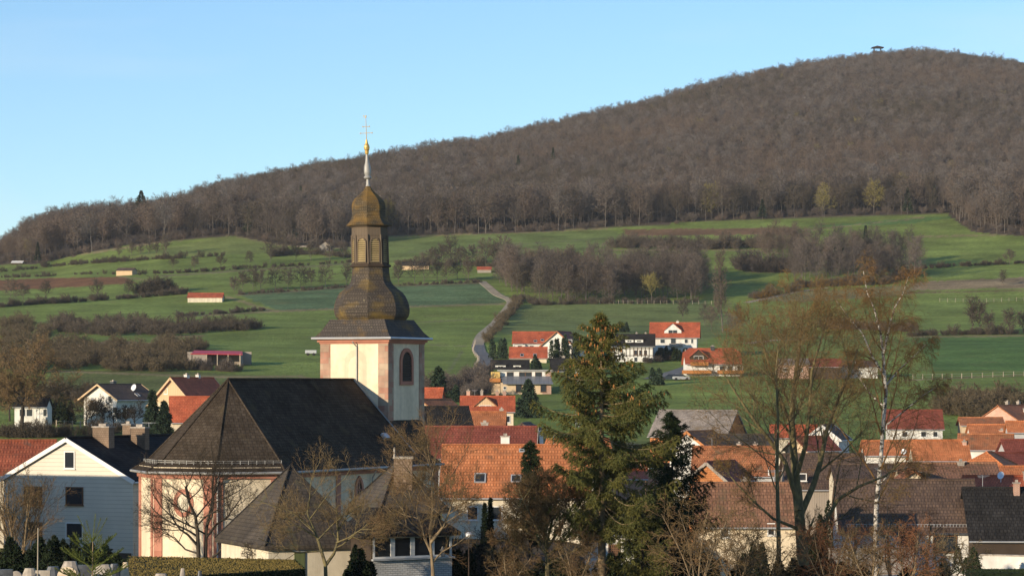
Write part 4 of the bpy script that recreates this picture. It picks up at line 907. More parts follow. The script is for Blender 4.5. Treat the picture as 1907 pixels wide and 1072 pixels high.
# field sheds
def shed(name, label, x0, x1, ytop, ybase, roof, wall, rh, pitch=.5, dpth=5, ang=0):
    p = G((x0+x1)/2, ybase); d = p.y+dpth/2; w = (x1-x0)*d/F
    eave = ytop+rh*(HY-0)*0+ (ybase-ytop)*rh
    return house(name, label, (x0+x1)/2, d, ang, w-.6, dpth, eave, ytop, roof=roof, wall=wall, base=ybase, group=None, cat='shed', oh=.3, ohg=.3, gutter=False)
s1 = shed('field_barn', 'long field barn with red tiled roof and whitewashed wall on the meadow', 350, 417, 545.5, 563, 'red', 'palestone' if False else 'warmwhite', .5, dpth=7)
s2 = shed('hay_hut', 'small tan wooden hut with dark roof below the ploughed strip', 219, 253, 499, 512.5, 'darkbrown', 'boards', .36, dpth=6, ang=-14)
s3 = shed('gable_hut', 'weathered hut with front gable at the wood edge left of the tower', 595, 620, 450, 468, 'darkbrown', 'greyboards', .45, dpth=5.5, ang=84)
s4 = shed('tan_shed', 'flat dark-roofed shed with a tan wall right of the lantern', 748, 800, 488, 502, 'anthracite', 'boards', .5, dpth=7)
s5 = shed('track_shed', 'small red roofed shed at the head of the gravel track', 888, 916, 497, 508, 'red', 'greyboards', .45, dpth=5)
s6 = shed('lean_hut', 'low grey hut in the hedge above the meadow left of the tower', 552, 575, 453, 460, 'anthracite', 'greyboards', .5, dpth=5)
s7 = shed('white_hut', 'tiny white hut under the wood at the far left', 22, 44, 486, 492, 'frame', 'timber', .55, dpth=5)
def cattle_shed():
    p = G(404, 681); d = p.y; r = thing('cattle_shed', 'open cattle shed with crimson metal roof beside the scrub', 'shed', tuple(p))
    Q = lambda px, y, z: Vector(((px-CX)*d/F, d+y, p.z+z))
    mb = MB(); mb.slab([Q(355, -.6, 3.1), Q(452, -.6, 2.9), Q(447, 6.5, 3.8), Q(357, 6.5, 4.0)], .14); mb.build('roof', 'pinkbarn', r)
    mb = MB(); mb.box(Q(404, 6.2, 1.7), (1, 0, 0), (0, 1, 0), Z, 8.2, .1, 1.9); mb.box(Q(368, 0, 1.4), (1, 0, 0), (0, 1, 0), Z, 2.2, .1, 1.6); mb.box(Q(357.5, 3, 1.5), (1, 0, 0), (0, 1, 0), Z, .1, 3.1, 1.8); mb.box(Q(448, 3.2, 1.5), (1, 0, 0), (0, 1, 0), Z, .1, 3.1, 1.6); mb.build('board_wall', 'greyboards', r)
    for x in (385, 405, 425, 447): b = MB(); b.box(Q(x, -.3, 1.3), (1, 0, 0), (0, 1, 0), Z, .12, .12, 1.7); b.build('post', 'fencewood', r)
cattle_shed()
# summit platform
def lookout():
    x, d = 1634, 2585.; px = x; z0 = float(zground(px, d)); zt = (HY-86.5)*d/F; c = Vector(((px-CX)*d/F, d, 0)); r = thing('lookout_tower', 'wooden lookout tower with hipped roof on the hill summit', 'lookout tower', (c.x, c.y, z0))
    X = (1, 0, 0); Y = (0, 1, 0)
    for sx in (-1, 1):
        for sy in (-1, 1): b = MB(); b.tube(c+Vector((sx*3.4, sy*3.4, z0-1)), c+Vector((sx*2.9, sy*2.9, zt-1)), .35, .3, 6); b.build('post', 'timber', r)
    for z, h in ((zt-5.2, 4.3), (zt-9.5, 3.6)): b = MB(); b.box(c+Z*z, X, Y, Z, h, h, .3); b.build('deck', 'timber', r)
    b = MB()
    for z in (zt-4.0, ):
        for sx, sy, hx, hy in ((0, -1, 4.2, .12), (0, 1, 4.2, .12), (-1, 0, .12, 4.2), (1, 0, .12, 4.2)): b.box(c+Vector((sx*4.2, sy*4.2, z)), X, Y, Z, hx, hy, .12)
    b.build('railing', 'timber', r)
    b = MB(); e = [c+Vector((sx*5.4, sy*5.4, zt-1.3)) for sx, sy in ((-1, -1), (1, -1), (1, 1), (-1, 1))]; ap = c+Z*(zt+.6)
    for i in range(4): b.poly([e[i], e[(i+1) % 4], ap])
    b.prism(e, [p-Z*.3 for p in e]); b.build('roof', 'timber', r)
lookout()
# parked cars, farm wagon, mast, fences
def car(px, py, ang, paint, label, ln=4.2):
    p = G(px, py); a = Vector((math.cos(R(ang)), math.sin(R(ang)), 0)); b = Vector((-a.y, a.x, 0)); r = thing('parked_car', label, 'car', tuple(p))
    Q = lambda x, y, z: p+a*x+b*y+Z*z
    sec = [(-2.1, .45, .8, .78), (-2.0, .3, .92, .84), (-1.2, .28, .95, .86), (1.0, .28, .92, .86), (1.9, .3, .78, .82), (2.1, .42, .65, .74)]
    mb = MB(); rings = [[Q(x, -w, z0), Q(x, w, z0), Q(x, w, z1), Q(x, -w, z1)] for x, z0, z1, w in sec]
    for u, v in zip(rings[:-1], rings[1:]):
        for i in range(4): mb.poly([u[i], u[(i+1) % 4], v[(i+1) % 4], v[i]])
    mb.poly(rings[0]); mb.poly(rings[-1][::-1]); mb.build('body', paint, r)
    mb = MB(); mb.prism([Q(x, y, 1.42) for x, y in ((-1.3, -.6), (.3, -.6), (.3, .6), (-1.3, .6))], [Q(x, y, .93) for x, y in ((-1.9, -.78), (1.05, -.78), (1.05, .78), (-1.9, .78))]); cb = mb.build('cabin', 'glass', r)
    mb = MB(); mb.prism([Q(x, y, 1.47) for x, y in ((-1.3, -.6), (.3, -.6), (.3, .6), (-1.3, .6))], [Q(x, y, 1.425) for x, y in ((-1.38, -.64), (.4, -.64), (.4, .64), (-1.38, .64))]); mb.build('car_roof', paint, cb)
    for x in (-1.3, 1.3):
        for y in (-.8, .8): mb = MB(); mb.tube(Q(x, y-.09, .32), Q(x, y+.09, .32), .32, .32, 12); mb.build('wheel', 'rubber', r)
    for y in (-.6, .6): mb = MB(); mb.box(Q(2.06, y, .6), a, b, Z, .04, .14, .07); mb.build('headlight', 'frame', r)
car(1247, 708, 178, 'carpaint', 'dark car parked by the chalet drive'); car(1268, 708, 8, 'carpaint2', 'silver car parked close to the chalet garage')
def wagon():
    p = G(579, 662); r = thing('farm_wagon', 'small pale farm wagon standing alone on the meadow left of the tower', 'wagon', tuple(p)); X = (1, 0, 0); Y = (0, 1, 0)
    mb = MB(); mb.box(p+Z*1.05, X, Y, Z, 1.5, .8, .42); mb.build('tank', 'zinc', r)
    mb = MB(); mb.box(p+Z*.55, X, Y, Z, 1.3, .5, .07); mb.tube(p+Vector((1.3, 0, .55)), p+Vector((2.6, 0, .35)), .06, .05); mb.build('chassis', 'timber', r)
    for x in (-.8, .8):
        for y in (-.7, .7): mb = MB(); mb.tube(p+Vector((x, y-.1, .38)), p+Vector((x, y+.1, .38)), .38, .38, 10); mb.build('wheel', 'rubber', r)
wagon()
def fence(name, label, pl, n, h=1.3, r=.09, mat='fencewood'):
    P = [G(*q) for q in pl]; t = thing(name, label, 'fence', tuple(P[0])); mb = MB(); seg = np.linspace(0, len(P)-1-1e-6, n); tops = []
    for s in seg:
        i = int(s); q = P[i].lerp(P[i+1], s-i); q.z = gz(q.x, q.y); mb2 = MB(); mb2.box(q+Z*h/2, (1, 0, 0), (0, 1, 0), Z, r, r, h/2+.1); mb2.build('post', mat, t); tops.append(q)
    for a, b in zip(tops[:-1], tops[1:]):
        for z in (.55, 1.1): mb.tube(a+Z*z, b+Z*z, .02, .02, 3)
    mb.build('wire', 'zinc', t)
fence('pasture_fence', 'pale post and wire fence along the front of the copse', [(1108, 566), (1200, 566), (1325, 567)], 22, 1.3, .06, 'fencewood')
fence('meadow_fence', 'post fence across the green meadow at the right', [(1750, 562), (1830, 563), (1907, 560)], 12, 1.4, .05, 'fencewood')
fence('lower_fence', 'wire fence on the lower right meadow', [(1700, 706), (1800, 704), (1907, 700)], 12, 1.1, .06)
fence('track_fence', 'fence of pale posts following the left side of the village road', [(885, 640), (880, 655), (893, 672), (880, 698), (850, 722)], 22, 1.2, .1)
fence('garden_fence', 'wooden garden fence below the dark roofed white house', [(105, 795), (160, 797), (220, 800), (290, 800)], 12, 1.2, .1)
c = W(1076, 762, 480); t = thing('lattice_mast', 'thin grey lattice mast showing through the spruce left side', 'mast', (c.x, c.y, gz(c.x, c.y)))
mb = MB(); zg = gz(c.x, c.y); zt = (HY-686)*480/F
for sx in (-1, 1): mb.tube((c.x+sx*.35, c.y, zg-.3), (c.x+sx*.25, c.y, zt), .05, .05, 4)
for k in range(9): z = zg+(zt-zg)*k/9; z2 = zg+(zt-zg)*(k+1)/9; s = 1 if k % 2 else -1; mb.tube((c.x-s*.33, c.y, z), (c.x+s*.3, c.y, z2), .04, .04, 4)
mb.build('lattice', 'zinc', t)
mb = MB(); mb.box((c.x, c.y, zt-.6), (1, 0, 0), (0, 1, 0), Z, .45, .25, .5); mb.build('antenna_box', 'frame', t)
# ---------------------------------------------------------------- trees
def tubes(g, segs, mi=0, smin=0.0):
    """segs: rows of p0(3) p1(3) r0 r1 sides; prisms grouped by side count"""
    S = np.asarray(segs, float)
    if not len(S): return
    for k in np.unique(S[:, 8].astype(int)):
        s = S[S[:, 8] == k]; p, q, r0, r1 = s[:, :3], s[:, 3:6], s[:, 6:7], s[:, 7:8]
        d = q-p; d /= np.linalg.norm(d, axis=1, keepdims=True)+1e-9
        h = np.where(np.abs(d[:, 2:3]) < .9, np.array([[0, 0, 1.]]), np.array([[1., 0, 0]])); a = np.cross(d, h); a /= np.linalg.norm(a, axis=1, keepdims=True)+1e-9; b = np.cross(d, a)
        if k == 2:      # flat sliver for the finest twigs
            w = a*np.cos(p[:, :1]*37)+b*np.sin(p[:, :1]*37)
            V = np.stack([p-w*r0, p+w*r0, q+w*r1, q-w*r1], 1).reshape(-1, 3); i = np.arange(len(s))[:, None]*4; g.add(V, i+np.array([[0, 1, 2, 3]]), mi); continue
        t = 2*np.pi*np.arange(k)/k; cs, sn = np.cos(t)[None, :, None], np.sin(t)[None, :, None]
        ring = a[:, None, :]*cs+b[:, None, :]*sn
        V = np.concatenate([p[:, None]+ring*r0[:, None], q[:, None]+ring*r1[:, None]], 1).reshape(-1, 3)
        i = np.arange(len(s))[:, None, None]*2*k; j = np.arange(k)
        Q = i+np.stack([j, (j+1) % k, (j+1) % k+k, j+k], -1)[None]; g.add(V, Q.reshape(-1, 4), mi)
def blades(g, P, Dv, ln, wd, rng, mi=0):
    """small four-cornered leaves or needle tufts at points P along directions Dv"""
    n = len(P); d = Dv/(np.linalg.norm(Dv, axis=1, keepdims=True)+1e-9); x = rng.normal(size=(n, 3)); a = np.cross(d, x); a /= np.linalg.norm(a, axis=1, keepdims=True)+1e-9
    ln = np.broadcast_to(np.asarray(ln, float).reshape(-1, 1), (n, 1)); wd = np.broadcast_to(np.asarray(wd, float).reshape(-1, 1), (n, 1))
    m = P+d*ln*.45; V = np.stack([P, m-a*wd*.5, P+d*ln, m+a*wd*.5], 1).reshape(-1, 3); i = np.arange(n)[:, None]*4
    g.add(V, i+np.array([[0, 1, 2, 3]]), mi)
class Tree:
    def __init__(s, seed, spec): s.rng = random.Random(seed); s.spec = spec; s.seg = [[] for _ in range(8)]; s.tips = []
    def axis(s, p, d, Ln, r, lv):
        sp = s.spec[lv]; rng = s.rng; n = sp['n']; pts = [p]; d = d.normalized()
        for i in range(n):
            w = sp['w']; d = d+Vector((rng.gauss(0, w), rng.gauss(0, w), rng.gauss(0, w)+sp['t'])); d.normalize(); pts.append(pts[-1]+d*(Ln/n))
        s.emit(pts, r, lv, Ln)
    def emit(s, pts, r, lv, Ln=None, kids=None, start=None, rend=None):
        sp = s.spec[lv]; rng = s.rng; n = len(pts)-1; re = r*sp.get('tip', .3) if rend is None else rend; k = sp.get('k', 3)
        if Ln is None: Ln = sum((b-a).length for a, b in zip(pts[:-1], pts[1:]))
        R_ = [r+(re-r)*i/n for i in range(n+1)]
        for i in range(n): s.seg[lv].append((*pts[i], *pts[i+1], R_[i], R_[i+1], k))
        if lv+1 >= len(s.spec): s.tips.append((pts[-2], pts[-1])); return
        nk = sp['kids'] if kids is None else kids; st = sp.get('s', .2) if start is None else start; az = rng.uniform(0, 6.28); c = s.spec[lv+1]
        for j in range(nk):
            t = st+(1-st)*(j+rng.uniform(.1, .9))/nk; f = min(t*n, n-1e-4); i = int(f); q = pts[i].lerp(pts[i+1], f-i); d = (pts[i+1]-pts[i]).normalized(); rr = R_[i]+(R_[i+1]-R_[i])*(f-i)
            az += 2.4+rng.uniform(-.5, .5); u = d.orthogonal().normalized(); v = d.cross(u); ang = R(rng.uniform(*c['a']))
            nd = d*math.cos(ang)+(u*math.cos(az)+v*math.sin(az))*math.sin(ang)
            ln = Ln*rng.uniform(*c['lr'])*(1-(t-st)*c.get('dec', .55))
            s.axis(q, nd, ln, max(min(rr*c.get('rr', .6), r), c.get('rmin', .004)), lv+1)
    def parts(s, root, tmat, cmat, split=2, buds=None, names=('trunk', 'crown')):
        o0 = ORG[root]
        g = Geo(); 
        for l in range(split): tubes(g, s.seg[l])
        link(names[0], g.mesh(names[0], [M[tmat]]), root)
        g = Geo()
        for l in range(split, len(s.spec)): tubes(g, s.seg[l])
        mats = [M[cmat]]
        if buds:
            bm, per, ln, wd, lvs = buds; rg = np.random.default_rng(5); S = np.concatenate([np.array(s.seg[l]) for l in lvs]); S = S[rg.integers(0, len(S), int(len(S)*per))]
            t = rg.uniform(0, 1, (len(S), 1)); P = S[:, :3]*(1-t)+S[:, 3:6]*t; D = (S[:, 3:6]-S[:, :3]); D /= np.linalg.norm(D, axis=1, keepdims=True)+1e-9
            blades(g, P, D+rg.normal(0, .8, D.shape), rg.uniform(.6, 1.3, len(P))*ln, wd, rg, 1); mats.append(M[bm])
        if g.n: link(names[1], g.mesh(names[1], mats), root)
def tree_at(name, label, px, d, base=None, group=None, cat='tree'):
    c = W(px, HY, d); z = gz(c.x, c.y) if base is None else (HY-base)*d/F
    return thing(name, label, cat, (c.x, c.y, z), group)
M['bark_green'] = bark('mossy_bark', (.19, .155, .07), (.095, .08, .045))
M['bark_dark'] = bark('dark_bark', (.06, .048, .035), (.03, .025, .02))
M['bark_tan'] = bark('tan_bark', (.26, .19, .11), (.13, .095, .06))
M['bark_birch'] = bark('birch_bark', (.50, .46, .41), (.05, .045, .04), 3.2, (.42, .5))
M['bark_grey'] = bark('grey_bark', (.21, .18, .15), (.12, .10, .08))
M['twig_brown'] = twig('brown_twigs', (.17, .105, .055), (.115, .085, .04))
M['twig_olive'] = twig('olive_twigs', (.19, .14, .072), (.14, .095, .048))
M['twig_red'] = twig('reddish_twigs', (.21, .09, .045), (.14, .07, .035))
M['twig_dark'] = twig('dark_twigs', (.045, .034, .024), (.03, .025, .018))
M['twig_birch'] = twig('birch_twigs', (.19, .105, .045), (.13, .085, .035))
M['bud_orange'] = twig('orange_catkins', (.30, .15, .035), (.22, .13, .04))
M['needle_olive'] = twig('olive_spruce_needles', (.115, .105, .028), (.06, .07, .024), .1)  # olive is the needles' own colour
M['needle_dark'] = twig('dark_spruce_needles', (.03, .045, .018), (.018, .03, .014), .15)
M['needle_bright'] = twig('young_spruce_needles', (.125, .14, .036), (.085, .11, .03), .1)
M['needle_blue'] = twig('bluish_needles', (.035, .055, .03), (.025, .042, .026), .2)
M['cone'] = twig('spruce_cones', (.34, .16, .055), (.26, .115, .04), .1)
M['ivy'] = twig('ivy_leaves', (.018, .028, .012), (.012, .02, .01), .1)
def S_(n, w, t, kids=0, a=(30, 60), lr=(.3, .5), s=.2, k=3, **o): return dict(n=n, w=w, t=t, kids=kids, a=a, lr=lr, s=s, k=k, **o)

# ---- the tall spruce with cones, and the dark one beside it
def spruce(root, seed, prof, z0, z1, nb, nmat, tmat, cones=0, dens=1.0, droop=.35, trunkr=.22, blade=(.2, .032), gaps=.1, lean=.0):
    """prof: (height fraction from the top, reach in metres); whorled limbs with hanging twig curtains"""
    rng = np.random.default_rng(seed); o = ORG[root]; H = z1-o.z
    g = Geo(); segs = []; n = 14; zs = np.linspace(-.4, H, n+1)
    for a, b in zip(zs[:-1], zs[1:]): segs.append((lean*a, 0, a, lean*b, 0, b, trunkr*(1-max(a, 0)/H)+.015, trunkr*(1-b/H)+.015, 8))
    tubes(g, segs); link('trunk', g.mesh('trunk', [M[tmat]]), root)
    limb, twg = [], []; P, D, Ls = [], [], []; CP = []
    pf = np.array(prof); az = 0
    for i in range(nb):
        f = ((i+rng.uniform(0, 1))/nb)**.9; z = H-f*(H-(z0-o.z)); reach = np.interp(f, pf[:, 0], pf[:, 1])*rng.uniform(.48, 1.18)
        if rng.uniform() < gaps: reach *= .5
        az += 2.4+rng.normal(0, .35); ca, sa = math.cos(az), math.sin(az); m = max(5, int(reach/.22)); p = np.array([lean*z, 0, z]); up = .5*(1-f)-.05; prev = p; dr = droop*rng.uniform(.7, 1.3)
        for j in range(m):
            t = (j+1)/m; zz = z+reach*(up*t-dr*math.sin(t*2.2)*1.0*f+.16*t*t*f); rad = reach*t
            q = np.array([lean*z+ca*rad+rng.normal(0, .015), sa*rad+rng.normal(0, .015), zz]); limb.append((*prev, *q, .035*(1-j/m)*min(1, reach/2)+.007, .035*(1-(j+1)/m)*min(1, reach/2)+.006, 4))
            if t > .16:
                for side in (-1, 1, 0, rng.choice((-1, 1))):
                    tl = (.2+.42*min(reach, 2.6)/2.6*(1-abs(t-.5)*.9))*rng.uniform(.6, 1.25); hang = .35+1.0*f*rng.uniform(.5, 1.4) if side else 1.6*f+.1
                    dv = np.array([ca*.55-sa*side*.9, sa*.55+ca*side*.9, -hang]); dv /= np.linalg.norm(dv); e = q+dv*tl; twg.append((*q, *e, .006, .003, 2))
                    k = max(3, int(tl*30*dens)); u = rng.uniform(0, 1, (k, 1)); P.append(q+(e-q)*u); D.append(dv*.8+rng.normal(0, .42, (k, 3))); Ls.append(np.full(k, 1.0))
                k = int(10*dens); u = rng.uniform(0, 1, (k, 1)); P.append(prev+(q-prev)*u); D.append((q-prev)/np.linalg.norm(q-prev)+rng.normal(0, .5, (k, 3))); Ls.append(np.full(k, .9))
            prev = q
        if cones and f < .48 and rng.uniform() < cones*(1.1-f):
            for _ in range(rng.integers(4, 14)): CP.append(prev+np.array([-ca, -sa, 0])*rng.uniform(0, .8)*reach+np.array([rng.normal(0, .1), rng.normal(0, .1), -rng.uniform(.05, .3)]))
    # leader
    k = 130; u = rng.uniform(0, 1, (k, 1)); P.append(np.array([[lean*H, 0, H-.9]])+np.array([[0, 0, 1.0]])*u); D.append(rng.normal(0, .5, (k, 3))+np.array([0, 0, .7])); Ls.append(np.full(k, .9))
    g = Geo(); tubes(g, limb); link('limbs', g.mesh('limbs', [M[tmat]]), root)
    g = Geo(); tubes(g, twg); P = np.concatenate(P); D = np.concatenate(D); Ls = np.concatenate(Ls)
    blades(g, P, D, Ls*blade[0]*rng.uniform(.6, 1.3, len(P)), blade[1]*rng.uniform(.7, 1.3, len(P)), rng); link('crown', g.mesh('crown', [M[nmat]]), root)
    if CP:
        CP = np.array(CP); g = Geo()
        tubes(g, [(*c, *(c-np.array([0, 0, .07])), .025, .05, 6) for c in CP]+[(*(c-np.array([0, 0, .07])), *(c-np.array([0, 0, .17])), .05, .015, 6) for c in CP]); tag(link('cones', g.mesh('cones', [M['cone']]), root), kind='stuff')
def zz(py, d): return (HY-py)*d/F
t = tree_at('spruce_tree', 'tall sunlit spruce heavy with brown cones, towering over the orange roofs', 1121, 150, 1095)
spruce(t, 11, [(0, .15), (.06, .75), (.16, 1.6), (.3, 2.45), (.45, 3.2), (.6, 3.75), (.75, 3.4), (.9, 2.7), (1, 1.4)], zz(985, 150), zz(586, 150), 145, 'needle_olive', 'bark_tan', 1.0, 1.7, .42, .22, lean=-.002, gaps=.28)
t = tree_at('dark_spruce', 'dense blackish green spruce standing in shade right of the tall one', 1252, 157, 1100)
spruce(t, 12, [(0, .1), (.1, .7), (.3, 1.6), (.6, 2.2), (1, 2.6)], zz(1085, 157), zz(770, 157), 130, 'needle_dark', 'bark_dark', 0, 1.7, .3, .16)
t = tree_at('low_spruce', 'lower spruce with hanging boughs at the foot of the tall one', 1196, 149, 1100)
spruce(t, 13, [(0, .2), (.3, 1.2), (.7, 1.7), (1, 1.8)], zz(1080, 149), zz(930, 149), 55, 'needle_olive', 'bark_dark', 0, 1.6, .5, .12)
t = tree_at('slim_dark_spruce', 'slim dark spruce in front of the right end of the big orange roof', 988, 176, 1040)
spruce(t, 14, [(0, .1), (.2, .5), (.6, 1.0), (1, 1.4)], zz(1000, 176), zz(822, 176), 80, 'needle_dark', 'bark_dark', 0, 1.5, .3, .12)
for k, (px, top, rch) in enumerate(((284, 728, 1.6), (306, 748, 1.9))):
    t = tree_at('garden_conifer', ('taller narrow garden conifer before the red timber gable house', 'broader garden conifer touching the taller narrow one')[k], px, 432-6*k, 858, 'paired garden conifers')
    spruce(t, 20+k, [(0, .15), (.3, .9), (.7, rch), (1, rch*.9)], zz(845, 430), zz(top, 430), 120, 'needle_blue', 'bark_dark', 0, .6, .1, .14, blade=(.38, .13), gaps=.02)
t = tree_at('solar_house_conifer', 'dark conifer in front of the modern solar house', 984, 560)
spruce(t, 23, [(0, .2), (.3, 1.3), (.7, 2.6), (1, 2.9)], zz(792, 560), zz(708, 560), 130, 'needle_blue', 'bark_dark', 0, .5, .2, .15, blade=(.5, .17), gaps=.04)
t = tree_at('tower_conifer', 'small dark conifer on the meadow edge right of the tower', 817, 560)
spruce(t, 24, [(0, .2), (.4, 1.2), (1, 1.9)], zz(735, 560), zz(684, 560), 70, 'needle_blue', 'bark_dark', 0, .45, .2, .12, blade=(.5, .17), gaps=.04)
# ---- young spruce close to the camera at the lower left
def young_spruce():
    d = 62.; c = W(172, HY, d); zb = zz(1115, d); t = thing('young_spruce', 'young bright green spruce with upswept shoots at the cemetery edge', 'tree', (c.x, c.y, zb)); rng = np.random.default_rng(4); H = zz(966, d)-zb
    segs, tw, P, D = [], [], [], []; g = Geo(); tubes(g, [(0, 0, -.2, .01, 0, H*.72, .022, .012, 6)]); link('trunk', g.mesh('trunk', [M['bark_tan']]), t)
    sh = [(H*.72, az, rng.uniform(.42, .55), 1.25) for az in (2.8, .3, 1.5, 4.4, 5.4)]+[(z, az, ln, up) for z0, ln, up, k in ((H*.55, .55, .55, 6), (H*.38, .66, .35, 7), (H*.2, .72, .2, 7), (H*.06, .72, .1, 7)) for az in np.arange(k)*6.28/k+rng.uniform(0, 1) for z in (z0+rng.uniform(-.06, .06),)]
    for z, az, ln, up in sh:
        p = np.array([0, 0, z]); d0 = np.array([math.cos(az), math.sin(az)*.8, up]); d0 /= np.linalg.norm(d0)
        def shoot(p, d0, ln, lv):
            n = 7; prev = p; dd = d0.copy()
            for j in range(n):
                dd = dd+np.array([0, 0, .05]); dd /= np.linalg.norm(dd); q = prev+dd*ln/n; tw.append((*prev, *q, .008*(1-j/n)+.003, .007*(1-(j+1)/n)+.003, 4))
                k = int(ln/n*520); u = rng.uniform(0, 1, (k, 1)); P.append(prev+(q-prev)*u); r = rng.normal(0, 1, (k, 3)); D.append(dd*.9+r*.55)
                if lv == 0 and z < H*.7 and 1 < j < 6:
                    for s in (-1, 1): side = np.cross(dd, [0, 0, 1.])*s; shoot(q, dd*.8+side*.8, ln*.38*(1-j/9), 1)
                prev = q
        shoot(p, d0, ln*1.2, 0)
    g = Geo(); tubes(g, tw); P = np.concatenate(P); D = np.concatenate(D); blades(g, P, D, rng.uniform(.02, .034, len(P)), .007, rng); link('crown', g.mesh('crown', [M['needle_bright']]), t)
young_spruce()
# ---- the big bare alder right of the spruce: trunks traced in depth
def px_poly(pts, d, o): return [W(x, y, d+dz)-o for x, y, dz in pts]
ALD = [S_(6, .05, .02, 7, k=8, s=.2, tip=.4), S_(7, .07, .05, 8, (28, 60), (.27, .44), .2, 5, tip=.25, rr=.45), S_(7, .08, .04, 6, (24, 58), (.45, .75), .15, 3, rr=.5, rmin=.011), S_(6, .09, .02, 5, (22, 52), (.5, .8), .1, 3, rr=.6, rmin=.0085), S_(5, .10, .0, 0, (22, 55), (.6, 1.05), .1, 2, rmin=.0078)]
def alder():
    d = 166.; t = tree_at('alder_tree', 'great bare alder with mossy forked trunks and rusty catkins over the village', 1496, d, 1130); o = ORG[t]; T = Tree(7, ALD)
    T.emit(px_poly([(1496, 1132, 0), (1497, 1060, 0), (1492, 1000, 0), (1488, 950, 0), (1484, 905, .2)], d, o), .36, 0, kids=1, rend=.27)
    T.emit(px_poly([(1484, 910, .2), (1478, 840, .3), (1474, 780, .5), (1480, 715, .6), (1488, 650, .8), (1492, 610, .8), (1496, 572, 1)], d, o), .25, 0, kids=11, rend=.03)
    T.emit(px_poly([(1486, 935, 0), (1462, 860, -.6), (1430, 815, -1.2), (1396, 770, -1.6), (1368, 728, -2), (1345, 690, -2.2)], d, o), .16, 0, kids=10, rend=.03)
    T.emit(px_poly([(1490, 960, 0), (1514, 905, .6), (1528, 860, 1.0), (1540, 800, 1.4), (1560, 745, 1.8), (1585, 690, 2), (1600, 640, 2.2)], d, o), .2, 0, kids=10, rend=.03)
    T.emit(px_poly([(1482, 890, 0), (1500, 830, -.8), (1508, 760, -1.4), (1512, 690, -2), (1530, 630, -2.2), (1538, 595, -2.4)], d, o), .15, 0, kids=10, rend=.025)
    T.emit(px_poly([(1476, 800, .4), (1452, 740, 1.2), (1432, 680, 1.8), (1418, 630, 2.2), (1410, 592, 2.4)], d, o), .12, 0, kids=9, rend=.02)
    T.emit(px_poly([(1500, 1010, 0), (1530, 985, -.8), (1560, 930, -1.4), (1600, 905, -1.8), (1650, 885, -2), (1690, 850, -2)], d, o), .15, 0, kids=8, rend=.03)
    T.emit(px_poly([(1488, 985, 0), (1440, 965, -1), (1400, 930, -1.6), (1372, 900, -2), (1330, 850, -2.3)], d, o), .1, 0, kids=7, rend=.02)
    T.parts(t, 'bark_green', 'twig_olive', 2, ('bud_orange', .5, .055, .02, (3, 4)))
alder()
t = tree_at('straight_alder', 'straight single alder trunk just left of the forked one', 1451, 161, 1130); o = ORG[t]; T = Tree(8, ALD)
T.emit(px_poly([(1451, 1132, 0), (1450, 1000, 0), (1447, 880, 0), (1449, 780, .1), (1445, 690, .1), (1450, 640, .2)], 161, o), .15, 0, kids=15, start=.3, rend=.02)
T.parts(t, 'bark_green', 'twig_olive', 2, ('bud_orange', .5, .055, .02, (3, 4)))
# ---- birch
BIR = [S_(6, .04, .02, 10, k=8, tip=.3), S_(7, .07, .05, 8, (25, 55), (.3, .5), .2, 5, tip=.25, rr=.5), S_(7, .09, -.05, 6, (25, 60), (.48, .78), .2, 3, rr=.5, rmin=.011), S_(7, .08, -.13, 5, (25, 60), (.55, .85), .1, 3, rr=.6, rmin=.009), S_(6, .08, -.2, 0, (20, 50), (.6, .95), .1, 2, rmin=.0078)]
def birch():
    d = 176.; t = tree_at('birch_tree', 'white-stemmed birch with drooping russet twigs right of the alder', 1634, d, 1100); o = ORG[t]; T = Tree(17, BIR)
    T.emit(px_poly([(1634, 1105, 0), (1630, 1020, 0), (1632, 940, 0), (1640, 860, 0), (1645, 790, 0), (1650, 730, 0), (1647, 690, 0), (1644, 650, 0)], d, o), .155, 0, kids=13, start=.25, rend=.085)
    for pts, r in (([(1645, 665, 0), (1640, 620, .3), (1628, 575, .6), (1615, 545, .8), (1608, 505, 1)], .085), ([(1645, 660, 0), (1655, 615, -.3), (1665, 575, -.6), (1682, 545, -.8), (1692, 515, -1)], .085), ([(1648, 700, 0), (1625, 665, -.8), (1606, 620, -1.3), (1580, 590, -1.7), (1558, 560, -2)], .075),
                   ([(1648, 720, 0), (1672, 690, .8), (1700, 665, 1.3), (1725, 640, 1.6)], .06), ([(1650, 760, 0), (1622, 735, 1), (1598, 700, 1.6), (1590, 660, 2)], .06), ([(1652, 790, 0), (1690, 760, -.6), (1720, 735, -1.2), (1745, 720, -1.5)], .06), ([(1640, 900, 0), (1660, 878, -.8), (1690, 870, -1.3), (1720, 880, -1.6)], .06)):
        T.emit(px_poly(pts, d, o), r*.9, 0, kids=8, rend=.016)
    T.parts(t, 'bark_birch', 'twig_birch', 1, None, ('trunk', 'crown'))
    n = MB(); c = W(1613, 520, d+.9)
    rg = random.Random(2)
    for _ in range(60):
        v = Vector((rg.gauss(0, 1), rg.gauss(0, 1), rg.gauss(0, .7))).normalized()*.2; w = Vector((rg.gauss(0, 1), rg.gauss(0, 1), rg.gauss(0, .5))).normalized()*.22; n.tube(c+v-w, c+v+w, .012, .008, 3)
    tag(n.build('mistletoe', 'twig_birch', loc=tuple(c)), 'round twiggy clump high in the birch top', 'mistletoe')
birch()
WEEP = [S_(4, .06, .02, 8, k=6, tip=.4), S_(6, .08, .0, 8, (30, 60), (.4, .7), .25, 4, rr=.55), S_(7, .07, -.16, 7, (25, 60), (.5, .8), .15, 3, rr=.5, rmin=.01), S_(7, .06, -.22, 0, (20, 50), (.5, .9), .1, 3, rmin=.0075)]
